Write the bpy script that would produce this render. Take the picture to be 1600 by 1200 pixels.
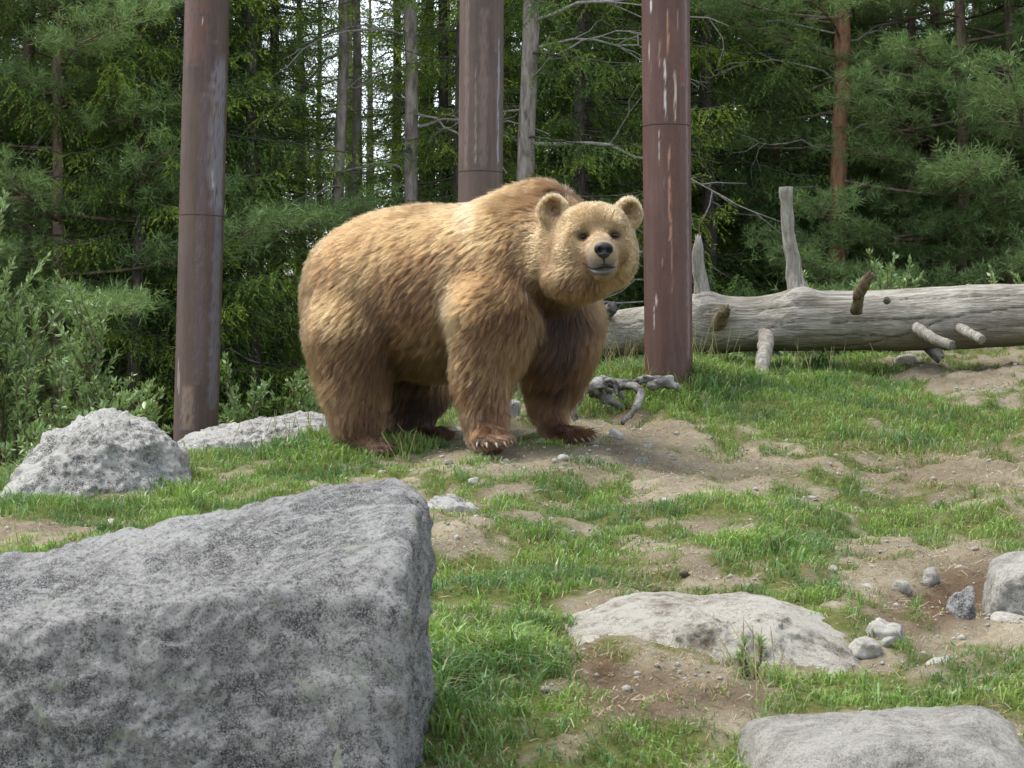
import bpy, math, random
import numpy as np
from mathutils import Vector, Matrix, kdtree

S = bpy.context.scene
COL = S.collection
for o in list(bpy.data.objects):
    bpy.data.objects.remove(o)
rng = np.random.default_rng(11)
random.seed(11)
pi = math.pi
R = math.radians

# ------------------------------------------------------------------ camera, sky, sun, exposure
CZ = 1.6                                   # height of the eye above datum
F = 3600.0                                 # focal length in photo pixels (photo is 1600 wide)
cam_d = bpy.data.cameras.new('camera')
cam_d.sensor_width = 36.0
cam_d.lens = 36.0 * F / 1600.0
cam_d.clip_start = 0.1
cam_d.clip_end = 3000.0
cam_d.dof.use_dof = True
cam_d.dof.focus_distance = 9.2
cam_d.dof.aperture_fstop = 18.0
cam = bpy.data.objects.new('camera', cam_d)
COL.objects.link(cam)
cam.location = (0, 0, CZ)
cam.rotation_euler = (R(90), 0, 0)
S.camera = cam

TO_SUN = Vector((-0.50, 0.12, 1.15)).normalized()
SUN_EL = math.asin(TO_SUN.z)
SUN_AZ = math.atan2(TO_SUN.x, TO_SUN.y)    # clockwise from +Y
W = bpy.data.worlds.new('World')
S.world = W
W.use_nodes = True
wn = W.node_tree
wn.nodes.clear()
sky = wn.nodes.new('ShaderNodeTexSky')
sky.sky_type = 'NISHITA'
sky.sun_disc = False
sky.sun_elevation = SUN_EL
sky.sun_rotation = SUN_AZ
sky.altitude = 200
sky.air_density = 1.0
sky.dust_density = 1.5
sky.ozone_density = 1.0
bg = wn.nodes.new('ShaderNodeBackground')
bg.inputs['Strength'].default_value = 0.15
wo = wn.nodes.new('ShaderNodeOutputWorld')
hs = wn.nodes.new('ShaderNodeHueSaturation')
hs.inputs['Saturation'].default_value = 0.42
wn.links.new(sky.outputs[0], hs.inputs['Color'])
wn.links.new(hs.outputs[0], bg.inputs[0])
wn.links.new(bg.outputs[0], wo.inputs[0])

sun_d = bpy.data.lights.new('sun', 'SUN')
sun_d.energy = 1.6
sun_d.angle = R(34)
sun_d.color = (1.0, 0.95, 0.87)
sun = bpy.data.objects.new('sun', sun_d)
COL.objects.link(sun)
sun.location = (-20, 10, 40)
sun.rotation_euler = TO_SUN.to_track_quat('Z', 'Y').to_euler()

S.view_settings.view_transform = 'Standard'
S.view_settings.look = 'None'
S.view_settings.gamma = 1.0
S.view_settings.use_curve_mapping = False
S.view_settings.exposure = 1.55
S.render.engine = 'CYCLES'
S.cycles.max_bounces = 6
S.cycles.diffuse_bounces = 3
S.cycles.glossy_bounces = 2
S.cycles.transmission_bounces = 4
S.cycles.transparent_max_bounces = 8
S.cycles.use_denoising = True


# ------------------------------------------------------------------ small helpers
def P(px, py, Y):
    """A point of the place seen at photo pixel (px, py), Y metres away."""
    return np.array([(px - 800.0) / F * Y, Y, CZ + (600.0 - py) / F * Y])


def PV(px, py, Y):
    return Vector(P(px, py, Y))


def tag(o, label=None, cat=None, group=None, kind=None):
    if label: o['label'] = label
    if cat: o['category'] = cat
    if group: o['group'] = group
    if kind: o['kind'] = kind
    return o


def empty(name, loc=(0, 0, 0), rz=0.0):
    o = bpy.data.objects.new(name, None)
    o.empty_display_size = 0.2
    o.location = loc
    o.rotation_euler = (0, 0, rz)
    COL.objects.link(o)
    return o


def mesh_np(name, V, tris=None, quads=None, mat=None, smooth=True, attrs=None, parent=None, link=True):
    """Fast mesh from arrays. attrs: name -> (n,3) colours or (n,) floats on points."""
    me = bpy.data.meshes.new(name)
    V = np.ascontiguousarray(V, dtype=np.float32)
    nt = 0 if tris is None else len(tris)
    nq = 0 if quads is None else len(quads)
    me.vertices.add(len(V))
    me.vertices.foreach_set('co', V.ravel())
    li, ls = [], []
    if nq:
        li.append(np.asarray(quads, dtype=np.int32).ravel())
        ls.append(np.arange(nq, dtype=np.int32) * 4)
    if nt:
        li.append(np.asarray(tris, dtype=np.int32).ravel())
        ls.append(np.arange(nt, dtype=np.int32) * 3 + nq * 4)
    li = np.concatenate(li)
    ls = np.concatenate(ls)
    me.loops.add(len(li))
    me.loops.foreach_set('vertex_index', li)
    me.polygons.add(nt + nq)
    me.polygons.foreach_set('loop_start', ls)
    me.polygons.foreach_set('use_smooth', np.full(nt + nq, smooth))
    me.update(calc_edges=True)
    if attrs:
        for k, a in attrs.items():
            a = np.asarray(a, dtype=np.float32)
            if a.ndim == 1:
                at = me.attributes.new(k, 'FLOAT', 'POINT')
                at.data.foreach_set('value', a)
            else:
                at = me.attributes.new(k, 'FLOAT_COLOR', 'POINT')
                c = np.ones((len(a), 4), np.float32)
                c[:, :3] = a
                at.data.foreach_set('color', c.ravel())
    if mat: me.materials.append(mat)
    o = bpy.data.objects.new(name, me)
    if link: COL.objects.link(o)
    if parent: o.parent = parent
    return o


def norm(a):
    return a / np.maximum(np.linalg.norm(a, axis=-1, keepdims=True), 1e-9)


def sstep(a, b, x):
    t = np.clip((x - a) / (b - a), 0, 1)
    return t * t * (3 - 2 * t)


# Perlin noise in numpy
_perm = np.random.default_rng(5).permutation(256).astype(np.int32)
_perm = np.concatenate([_perm, _perm, _perm])
_g3 = norm(np.random.default_rng(6).normal(size=(256, 3))).astype(np.float32)


def perlin(p):
    p = np.asarray(p, dtype=np.float32)
    i = np.floor(p).astype(np.int32)
    f = p - i
    i &= 255
    u = f * f * f * (f * (f * 6 - 15) + 10)
    out = 0
    for dx in (0, 1):
        for dy in (0, 1):
            for dz in (0, 1):
                h = _perm[_perm[_perm[(i[..., 0] + dx) & 255] + ((i[..., 1] + dy) & 255)] + ((i[..., 2] + dz) & 255)]
                g = _g3[h]
                d = g[..., 0] * (f[..., 0] - dx) + g[..., 1] * (f[..., 1] - dy) + g[..., 2] * (f[..., 2] - dz)
                w = (u[..., 0] if dx else 1 - u[..., 0]) * (u[..., 1] if dy else 1 - u[..., 1]) * (u[..., 2] if dz else 1 - u[..., 2])
                out = out + w * d
    return out * 1.5


def fbm(p, oct=4, gain=0.5, lac=2.03):
    p = np.asarray(p, dtype=np.float32)
    a, s = 1.0, 0
    for k in range(oct):
        s = s + a * perlin(p + 17.3 * k)
        p = p * lac
        a *= gain
    return s


def xy3(x, y, s=1.0, z=0.0):
    return np.stack([np.asarray(x) * s, np.asarray(y) * s, np.full(np.shape(x), z)], -1)


# tubes: many polylines collected in one mesh
class Tubes:
    def __init__(self):
        self.V, self.Q, self.n = [], [], 0
        self.T = []

    def add(self, pts, rad, sides=6, cap=True, wob=0.0):
        pts = np.asarray(pts, float)
        rad = np.broadcast_to(np.asarray(rad, float), (len(pts),))
        t = norm(np.gradient(pts, axis=0))
        ref = np.array([0.31, 0.17, 0.93]) if abs(t[0][2]) < 0.8 else np.array([0.93, 0.31, 0.1])
        a = norm(np.cross(t, ref))
        b = np.cross(t, a)
        th = np.arange(sides) / sides * 2 * pi
        ring = (a[:, None, :] * np.cos(th)[None, :, None] + b[:, None, :] * np.sin(th)[None, :, None])
        rr = rad[:, None] * np.ones((1, sides))
        V = pts[:, None, :] + ring * rr[..., None]
        if wob:
            n = fbm(V.reshape(-1, 3) / (rad.mean() * 2.2) + len(self.V) * 3.1, 3).reshape(rr.shape)
            V = V + ring * (n * wob * rr)[..., None]
        V = V.reshape(-1, 3)
        m = len(pts)
        i = np.arange(m - 1)[:, None] * sides
        j = np.arange(sides)[None, :]
        k = (j + 1) % sides
        q = np.stack([i + j, i + k, i + sides + k, i + sides + j], -1).reshape(-1, 4) + self.n
        self.Q.append(q)
        if cap:
            V = np.concatenate([V, pts[:1], pts[-1:]])
            jj = np.arange(sides); kk = (jj + 1) % sides
            c0, c1 = m * sides, m * sides + 1
            self.T.append(np.stack([kk, jj, np.full(sides, c0)], -1) + self.n)
            b0 = (m - 1) * sides
            self.T.append(np.stack([b0 + jj, b0 + kk, np.full(sides, c1)], -1) + self.n)
        self.V.append(V)
        self.n += len(V)

    def build(self, name, mat, parent=None, attrs=None, link=True):
        return mesh_np(name, np.concatenate(self.V), np.concatenate(self.T) if self.T else None,
                       np.concatenate(self.Q), mat, True, attrs, parent, link)


def curve_pts(p0, p1, bend=(0, 0, 0), n=8, jit=0.0, r=None):
    p0, p1, bend = map(lambda v: np.asarray(v, float), (p0, p1, bend))
    t = np.linspace(0, 1, n)[:, None]
    p = p0 * (1 - t) + p1 * t + bend * (4 * t * (1 - t))
    if jit:
        p[1:-1] += (r or rng).normal(size=(n - 2, 3)) * jit
    return p


# ------------------------------------------------------------------ material helper
class NT:
    def __init__(self, name):
        self.m = bpy.data.materials.new(name)
        self.m.use_nodes = True
        self.t = self.m.node_tree
        self.t.nodes.clear()
        self.out = self.t.nodes.new('ShaderNodeOutputMaterial')

    def n(self, typ, **kw):
        nd = self.t.nodes.new('ShaderNode' + typ)
        for k, v in kw.items():
            if k.startswith('_'):
                setattr(nd, k[1:], v)
            else:
                key = int(k[1:]) if k[0] == 'i' and k[1:].isdigit() else k.replace('__', ' ')
                self.set(nd.inputs[key], v)
        return nd

    def set(self, sock, v):
        if isinstance(v, bpy.types.NodeSocket):
            self.t.links.new(v, sock)
        elif isinstance(v, tuple) and len(v) == 3 and sock.type == 'RGBA':
            sock.default_value = (*v, 1)
        else:
            sock.default_value = v

    def mix(self, fac, a, b, mode='MIX'):
        nd = self.t.nodes.new('ShaderNodeMix')
        nd.data_type = 'RGBA'
        nd.blend_type = mode
        self.set(nd.inputs[0], fac)
        self.set(nd.inputs[6], a)
        self.set(nd.inputs[7], b)
        return nd.outputs[2]

    def math(self, op, a, b=0.0, c=0.0, clamp=False):
        nd = self.t.nodes.new('ShaderNodeMath')
        nd.operation = op
        nd.use_clamp = clamp
        for k, v in enumerate((a, b, c)):
            self.set(nd.inputs[k], v)
        return nd.outputs[0]

    def attr(self, name, out='Color'):
        nd = self.t.nodes.new('ShaderNodeAttribute')
        nd.attribute_name = name
        return nd.outputs[out]

    def pos(self):
        return self.t.nodes.new('ShaderNodeNewGeometry').outputs['Position']

    def objc(self, scale=(1, 1, 1)):
        tc = self.t.nodes.new('ShaderNodeTexCoord').outputs['Object']
        mp = self.t.nodes.new('ShaderNodeMapping')
        self.t.links.new(tc, mp.inputs[0])
        mp.inputs['Scale'].default_value = scale
        return mp.outputs[0]

    def noise(self, vec, scale, detail=4.0, rough=0.55, dist=0.0):
        nd = self.t.nodes.new('ShaderNodeTexNoise')
        self.set(nd.inputs['Vector'], vec)
        nd.inputs['Scale'].default_value = scale
        nd.inputs['Detail'].default_value = detail
        nd.inputs['Roughness'].default_value = rough
        nd.inputs['Distortion'].default_value = dist
        return nd.outputs[0]

    def voro(self, vec, scale, feature='F1', out='Distance'):
        nd = self.t.nodes.new('ShaderNodeTexVoronoi')
        nd.feature = feature
        self.set(nd.inputs['Vector'], vec)
        nd.inputs['Scale'].default_value = scale
        return nd.outputs[out]

    def ramp(self, fac, *stops):
        nd = self.t.nodes.new('ShaderNodeValToRGB')
        e = nd.color_ramp.elements
        while len(e) < len(stops): e.new(0.5)
        for k, (p, c) in enumerate(stops):
            e[k].position = p
            c = (c, c, c) if isinstance(c, (int, float)) else c
            e[k].color = (*c, 1)
        self.set(nd.inputs[0], fac)
        return nd.outputs[0]

    def bump(self, h, strength, dist=0.01, normal=None):
        nd = self.t.nodes.new('ShaderNodeBump')
        nd.inputs['Strength'].default_value = strength
        nd.inputs['Distance'].default_value = dist
        self.set(nd.inputs['Height'], h)
        if normal: self.set(nd.inputs['Normal'], normal)
        return nd.outputs[0]

    def princ(self, color, rough=0.8, normal=None, spec=0.3, metal=0.0):
        nd = self.t.nodes.new('ShaderNodeBsdfPrincipled')
        self.set(nd.inputs['Base Color'], color)
        self.set(nd.inputs['Roughness'], rough)
        self.set(nd.inputs['Specular IOR Level'], spec)
        self.set(nd.inputs['Metallic'], metal)
        if normal: self.set(nd.inputs['Normal'], normal)
        return nd.outputs[0]

    def done(self, sh):
        self.t.links.new(sh, self.out.inputs[0])
        return self.m


def leaf_mat(name, trans=0.35, spec=True, rough=0.5):
    m = NT(name)
    c = m.attr('tint')
    d = m.n('BsdfDiffuse', Color=c).outputs[0]
    tr = m.n('BsdfTranslucent', Color=m.mix(0.5, c, (0.16, 0.22, 0.03))).outputs[0]
    sh = m.n('MixShader', i0=trans, i1=d, i2=tr).outputs[0]
    if spec:
        g = m.n('BsdfGlossy', Color=(0.9, 0.95, 1.0), Roughness=rough).outputs[0]
        sh = m.n('MixShader', i0=0.05, i1=sh, i2=g).outputs[0]
    return m.done(sh)


MAT = {}
MAT['grass'] = leaf_mat('grass_blades', 0.35)
MAT['needle'] = leaf_mat('conifer_needles', 0.32, False, 0.45)
MAT['leaf'] = leaf_mat('shrub_leaves', 0.35, True, 0.4)


def granite(name, base, dark, pale, lichen, lich_amt, scale=1.0, mottle=0.5, pits=0.5, brown_tone=0.0):
    m = NT(name)
    v = m.pos()
    big_ = m.noise(v, 3.1 * scale, 5, 0.6, 0.4)
    mid = m.noise(v, 15 * scale, 9, 0.78)
    mid2 = m.noise(v, 23 * scale, 9, 0.82, 0.8)
    fine = m.noise(v, 110 * scale, 5, 0.8)
    grain = m.noise(v, 260 * scale, 2, 0.7)
    col = m.ramp(m.math('ADD', m.math('MULTIPLY', big_, 0.5), m.math('MULTIPLY', mid, 0.5)), (0.435, dark), (0.5, base), (0.565, pale))
    col = m.mix(m.ramp(mid2, (0.49, 0.0), (0.56, mottle)), col, pale)
    col = m.mix(m.ramp(mid2, (0.40, mottle), (0.475, 0.0)), col, dark)
    col = m.mix(m.ramp(fine, (0.42, 0.65), (0.485, 0.0)), col, tuple(c * 0.6 for c in dark))
    col = m.mix(m.ramp(grain, (0.50, 0.0), (0.58, 0.75)), col, pale)
    l1 = m.noise(v, 7 * scale, 9, 0.74, 0.5)
    col = m.mix(m.math('MULTIPLY', m.ramp(l1, (0.615 - 0.12 * lich_amt, 0.0), (0.635 - 0.12 * lich_amt, 1.0)), m.math('ADD', 0.30, m.math('MULTIPLY', fine, 1.0))), col, lichen)
    pit = m.noise(v, 42 * scale, 7, 0.8)
    pm = m.ramp(pit, (0.30, 0.0), (0.37, 1.0))
    col = m.mix(m.math('MULTIPLY', m.math('SUBTRACT', 1.0, pm), pits), col, tuple(c * 0.3 for c in dark))
    h = m.math('ADD', m.math('MULTIPLY', mid2, 1.3), m.math('MULTIPLY', fine, 0.9))
    h = m.math('ADD', h, m.math('MULTIPLY', grain, 0.3))
    h = m.math('ADD', h, m.math('MULTIPLY', pm, 0.7))
    if brown_tone:
        mm = m.noise(v, 2.7 * scale, 8, 0.75)
        col = m.mix(m.ramp(mm, (0.55, 0.0), (0.64, brown_tone)), col, (0.10, 0.075, 0.042))
    nb = m.bump(h, 1.0, 0.016 / scale)
    return m.done(m.princ(col, 0.92, nb, 0.15))


MAT['rock_dark'] = granite('weathered_grey_granite', (0.185, 0.183, 0.177), (0.072, 0.071, 0.070), (0.46, 0.455, 0.435), (0.37, 0.395, 0.315), 0.12, 1.0, 0.75, pits=0.8)
MAT['rock_white'] = granite('lichen_white_granite', (0.37, 0.36, 0.33), (0.085, 0.082, 0.078), (0.60, 0.59, 0.55), (0.52, 0.51, 0.47), 0.8, 0.9, 0.85, pits=0.6)
MAT['rock_slab'] = granite('pale_worn_granite', (0.42, 0.39, 0.325), (0.21, 0.18, 0.135), (0.56, 0.53, 0.455), (0.53, 0.51, 0.44), 0.9, 1.2, 0.7, pits=0.45, brown_tone=0.75)
MAT['rock_grey'] = granite('plain_grey_granite', (0.33, 0.315, 0.275), (0.17, 0.16, 0.14), (0.50, 0.48, 0.43), (0.36, 0.36, 0.32), 0.4, 1.5, pits=0.3)
MAT['pebble'] = granite('pale_pebble', (0.38, 0.355, 0.31), (0.22, 0.20, 0.165), (0.52, 0.50, 0.45), (0.46, 0.44, 0.39), 0.4, 3.0, pits=0.1)


def bark(name, c1, c2, c3, zs=0.25, scale=30, bump=0.8):
    m = NT(name)
    v = m.objc((1, 1, zs))
    a = m.noise(v, scale, 6, 0.65, 0.4)
    b = m.noise(v, scale * 0.25, 4, 0.6)
    col = m.ramp(a, (0.35, c2), (0.5, c1), (0.7, c3))
    col = m.mix(m.ramp(b, (0.45, 0.0), (0.7, 0.5)), col, c3)
    return m.done(m.princ(col, 0.9, m.bump(a, bump, 0.02), 0.15))


MAT['bark_spruce'] = bark('spruce_bark', (0.21, 0.18, 0.155), (0.10, 0.085, 0.072), (0.34, 0.31, 0.275))
MAT['bark_dark'] = bark('dark_spruce_bark', (0.07, 0.06, 0.052), (0.03, 0.026, 0.022), (0.12, 0.105, 0.09))
MAT['bark_pine'] = bark('orange_pine_bark', (0.25, 0.135, 0.078), (0.12, 0.07, 0.045), (0.36, 0.22, 0.135), 0.35, 26)
MAT['bark_pine_low'] = bark('grey_pine_bark', (0.17, 0.125, 0.095), (0.07, 0.05, 0.04), (0.27, 0.21, 0.165), 0.3, 22)
MAT['twig'] = bark('dead_twig', (0.21, 0.195, 0.175), (0.12, 0.11, 0.10), (0.34, 0.32, 0.295), 1.0, 40, 0.3)
MAT['stem'] = bark('shrub_stem', (0.11, 0.085, 0.05), (0.06, 0.05, 0.03), (0.16, 0.13, 0.08), 1.0, 40, 0.3)


# ------------------------------------------------------------------ terrain
CP = []          # control points (x, Y, z relative to the eye)


def cpx(px, py, Y):
    CP.append(((px - 800) / F * Y, Y, (600 - py) / F * Y))


for a in [(690, 1200, 5.0), (1100, 1205, 5.0), (1550, 1215, 5.1), (900, 1100, 5.5), (1400, 1110, 5.6),
          (690, 1000, 6.3), (900, 1010, 6.15), (1150, 1045, 5.95), (1330, 1020, 6.1), (1500, 1000, 6.5), (1620, 985, 6.5),
          (1500, 950, 6.8), (1400, 905, 7.3), (1640, 905, 7.3),
          (700, 850, 7.6), (1000, 880, 7.4), (1300, 850, 7.8), (1590, 815, 8.3),
          (700, 770, 8.8), (1000, 760, 9.1), (1300, 735, 9.6), (1600, 705, 10.2),
          (620, 738, 9.5), (520, 718, 10.0), (430, 715, 10.2), (640, 706, 10.0),
          (560, 713, 10.15), (670, 687, 10.5), (762, 703, 9.68), (895, 693, 10.1),
          (1000, 690, 10.25), (1150, 655, 10.9), (1400, 618, 11.7), (1620, 597, 12.2),
          (1044, 600, 11.6), (1190, 602, 12.3), (1400, 568, 13.2), (1620, 552, 13.4), (960, 610, 11.6),
          (1200, 578, 14.2), (1500, 556, 14.4),
          (330, 728, 10.0), (300, 765, 9.2), (150, 795, 8.8), (10, 800, 8.7), (60, 850, 7.8), (10, 905, 7.1),
          (400, 700, 10.9), (500, 690, 11.0), (800, 655, 11.2), (690, 650, 11.2), (620, 668, 11.1)]:
    cpx(*a)
CP += [(-2.5, 3.4, -1.05), (-1, 3.4, -1.02), (0.5, 3.4, -1.0), (2.2, 3.4, -1.0), (-1.6, 5, -0.80), (-0.6, 5, -0.80), (-0.8, 6.5, -0.62), (-2.6, 6, -0.70),
       (-2.6, 8.5, -0.52), (-2.3, 10.3, -0.46), (-1.9, 11.6, -0.50), (-1.2, 11.9, -0.42), (-0.6, 12.3, -0.28), (0.0, 12.6, -0.08),
       (-3.2, 13, -0.62), (-2, 13.4, -0.56), (-1, 14, -0.42), (0.2, 14.4, -0.05), (-2, 15.5, -0.45), (0, 15.8, -0.15), (2, 15.8, 0.10), (3.4, 14.5, 0.16),
       (3.3, 12.5, 0.05), (3.0, 9, -0.26), (2.6, 6, -0.62)]
CP = np.array(CP)


def _tps(r):
    return np.where(r > 1e-9, r * r * np.log(np.maximum(r, 1e-9)), 0.0)


_A = CP[:, :2]
_K = _tps(np.linalg.norm(_A[:, None] - _A[None], axis=-1)) + np.eye(len(_A)) * 0.02
_Pm = np.concatenate([np.ones((len(_A), 1)), _A], 1)
_M = np.block([[_K, _Pm], [_Pm.T, np.zeros((3, 3))]])
_w = np.linalg.solve(_M, np.concatenate([CP[:, 2], np.zeros(3)]))

FEET = [P(560, 713, 10.15), P(670, 687, 10.5), P(762, 700, 9.68), P(895, 691, 10.1)]


def ground_z(x, y, detail=True):
    """World height of the ground at (x, y)."""
    x = np.asarray(x, float); y = np.asarray(y, float)
    sh = x.shape
    q = np.stack([x.ravel(), y.ravel()], -1)
    qc = np.stack([np.clip(q[:, 0], -3.4, 3.5), np.clip(q[:, 1], 3.2, 16)], -1)
    z = np.zeros(len(q))
    for s in range(0, len(q), 40000):
        d = np.linalg.norm(qc[s:s + 40000, None] - _A[None], axis=-1)
        z[s:s + 40000] = _tps(d) @ _w[:-3] + _w[-3] + qc[s:s + 40000] @ _w[-2:]
    flat = np.interp(q[:, 1], [-10, 0, 3, 6, 10, 13, 17, 40, 400], [-1.6, -1.55, -1.1, -.75, -.4, -.3, -.28, -.4, -1.5])
    out = np.linalg.norm(q - qc, axis=1)
    k = sstep(0.0, 2.5, out)
    z = z * (1 - k) + flat * k
    if detail:
        amp = np.ones(len(q))
        for f in FEET:
            amp *= sstep(0.08, 0.45, np.hypot(q[:, 0] - f[0], q[:, 1] - f[1])) * 0.85 + 0.15
        near = 1 - sstep(16, 30, q[:, 1])
        n = 0.055 * fbm(xy3(q[:, 0], q[:, 1], 1.7), 3) + 0.028 * fbm(xy3(q[:, 0], q[:, 1], 6.0, 3.3), 3)
        n += 0.009 * fbm(xy3(q[:, 0], q[:, 1], 22.0, 7.7), 3)
        z = z + n * amp * near
        # scooped hollow beside the boulder at the far right, and a bank under the pale slab
        hx, hy = P(1500, 930, 6.95)[:2]
        z -= 0.06 * np.exp(-(((q[:, 0] - hx) / 0.17) ** 2 + ((q[:, 1] - hy) / 0.25) ** 2))
    return (z + CZ).reshape(sh)


def to_px(x, y, z):
    return 800 + F * x / y, 600 - F * (z - CZ) / y


# patches of turf (+) and of bare soil (-): centre and half axes, seen in the photograph, laid on the ground
PATCH = [(850, 905, 190, 62, 1.1), (1215, 868, 135, 48, 1.2), (1440, 800, 150, 45, 1.0), (1440, 690, 110, 32, 1.1), (1330, 640, 300, 32, 0.9),
         (1150, 690, 62, 18, 1.2), (1310, 694, 36, 24, 1.2), (450, 725, 130, 34, 1.1), (520, 706, 60, 22, 1.3), (640, 692, 60, 14, 1.0), (780, 1010, 140, 50, 1.3),
         (790, 1090, 130, 60, 1.0), (720, 1150, 80, 70, 0.6), (1090, 1150, 110, 60, 0.9), (1330, 1090, 200, 30, 1.0), (1520, 1050, 110, 50, 0.7),
         (860, 780, 170, 45, 0.7), (1180, 800, 130, 25, 0.7), (1080, 600, 180, 40, 1.2), (1250, 600, 130, 40, 1.2), (240, 800, 130, 36, 1.0), (30, 860, 55, 16, 1.1), (60, 770, 70, 40, 0.9),
         (640, 740, 90, 10, 0.5), (1560, 660, 80, 30, 0.6), (1290, 955, 60, 30, 0.9), (1437, 950, 17, 20, 1.4), (1040, 890, 25, 25, 0.8), (900, 735, 60, 16, 0.6), (1010, 755, 70, 20, 0.6),
         (1060, 735, 190, 14, -0.9), (1060, 683, 140, 18, -1.3), (1010, 720, 150, 12, -0.8), (700, 718, 120, 16, -1.1), (550, 748, 90, 10, -0.8), (720, 958, 62, 16, -1.6), (1010, 865, 52, 40, -1.2),
         (1390, 895, 120, 55, -1.3), (1500, 940, 90, 55, -1.5), (1510, 738, 130, 40, -1.0), (1420, 590, 110, 12, -1.0), (1540, 612, 70, 30, -0.9), (1010, 1075, 120, 48, -1.6), (1090, 905, 70, 20, -1.1),
         (20, 828, 75, 17, -1.6), (1180, 765, 180, 13, -1.0), (1130, 822, 80, 14, -1.0), (740, 845, 50, 26, -0.7), (930, 955, 60, 14, -1.1), (1330, 1020, 90, 20, -0.9), (690, 800, 40, 26, -0.6),
         (840, 720, 90, 14, -0.9), (1280, 785, 70, 8, -0.8), (1060, 780, 60, 10, -0.6), (780, 1100, 40, 14, -0.7), (880, 1180, 90, 26, -0.7), (150, 785, 70, 14, -0.7)]


def grassiness(x, y, z):
    px, py = to_px(x, y, z)
    g = 0.47 + 0.60 * fbm(xy3(x, y, 2.6, 1.1), 3) + 0.70 * fbm(xy3(x, y, 8.0, 4.1), 3)
    for (cx, cy, rx, ry, s) in PATCH:
        d = ((px - cx) / rx) ** 2 + ((py - cy) / ry) ** 2
        g = g + s * 0.62 * np.exp(-d * 0.8)
    return np.clip(g, 0, 1.3)


def axis_samples(lo, hi, step, far_lo, far_hi, growth=1.22):
    a = list(np.arange(lo, hi + 1e-6, step))
    s, v = step, hi
    while v < far_hi:
        s *= growth; v += s; a.append(v)
    s, v = step, lo
    pre = []
    while v > far_lo:
        s *= growth; v -= s; pre.append(v)
    return np.array(pre[::-1] + a)


gx = axis_samples(-3.0, 3.3, 0.024, -700, 700)
gy = axis_samples(4.2, 14.6, 0.026, -60, 900)
GX, GY = np.meshgrid(gx, gy)
GZ = ground_z(GX, GY)
gg = grassiness(GX, np.maximum(GY, 2.0), GZ)
gg = np.where((GY > 16) | (GY < 3), 0.15, gg)
nx, ny = len(gx), len(gy)
ii = (np.arange(ny - 1)[:, None] * nx + np.arange(nx - 1)[None]).ravel()
quads = np.stack([ii, ii + 1, ii + nx + 1, ii + nx], -1)

m = NT('soil_and_turf')
v = m.pos()
n1 = m.noise(v, 3.0, 6, 0.6)
n2 = m.noise(v, 40, 5, 0.7)
n3 = m.noise(v, 220, 3, 0.7)
soil = m.ramp(n1, (0.3, (0.105, 0.090, 0.060)), (0.5, (0.190, 0.168, 0.116)), (0.7, (0.28, 0.255, 0.185)))
soil = m.mix(m.ramp(n2, (0.4, 0.0), (0.7, 0.6)), soil, (0.15, 0.10, 0.06))
soil = m.mix(m.ramp(n3, (0.55, 0.0), (0.7, 0.7)), soil, (0.48, 0.42, 0.32))
turf = m.mix(m.ramp(n2, (0.35, 0.0), (0.65, 1.0)), (0.05, 0.075, 0.015), (0.13, 0.125, 0.045))
gfac = m.attr('grassiness', 'Fac')
gfac = m.ramp(m.math('ADD', gfac, m.math('MULTIPLY', m.math('SUBTRACT', n2, 0.5), 0.5)), (0.35, 0.0), (0.75, 1.0))
col = m.mix(gfac, soil, turf)
brown = m.attr('humus', 'Fac')
col = m.mix(brown, col, m.mix(n2, (0.05, 0.033, 0.02), (0.135, 0.088, 0.052)))
h = m.math('ADD', m.math('MULTIPLY', n2, 1.0), m.math('MULTIPLY', n3, 0.4))
MAT['ground'] = m.done(m.princ(col, 0.95, m.bump(h, 0.8, 0.015), 0.1))

PX, PY = to_px(GX, np.maximum(GY, 2.0), GZ)
hum = np.zeros_like(GX)
for (cx, cy, rx, ry, s) in [(1010, 1080, 105, 42, 0.7), (1510, 930, 70, 50, 0.95), (1410, 960, 70, 40, 0.6), (1490, 740, 110, 30, 0.35), (930, 1035, 40, 30, 0.8), (1150, 1090, 60, 22, 0.5), (950, 620, 80, 25, 0.6)]:
    hum += s * np.exp(-(((PX - cx) / rx) ** 2 + ((PY - cy) / ry) ** 2) ** 2)
hum = np.clip(hum + 0.25 * hum * fbm(xy3(GX, GY, 14), 3), 0, 1)
hum = np.where(GY > 15.5, 0.75, np.where(GY < 3.5, 0.2, hum))
ground = mesh_np('ground', np.stack([GX, GY, GZ], -1).reshape(-1, 3), None, quads, MAT['ground'], True,
                 {'grassiness': gg.ravel(), 'humus': hum.ravel()})
tag(ground, 'grassy hillside with bare sandy soil patches', None, None, 'structure')


def gz1(x, y):
    return float(ground_z(np.array([x]), np.array([y]))[0])


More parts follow.
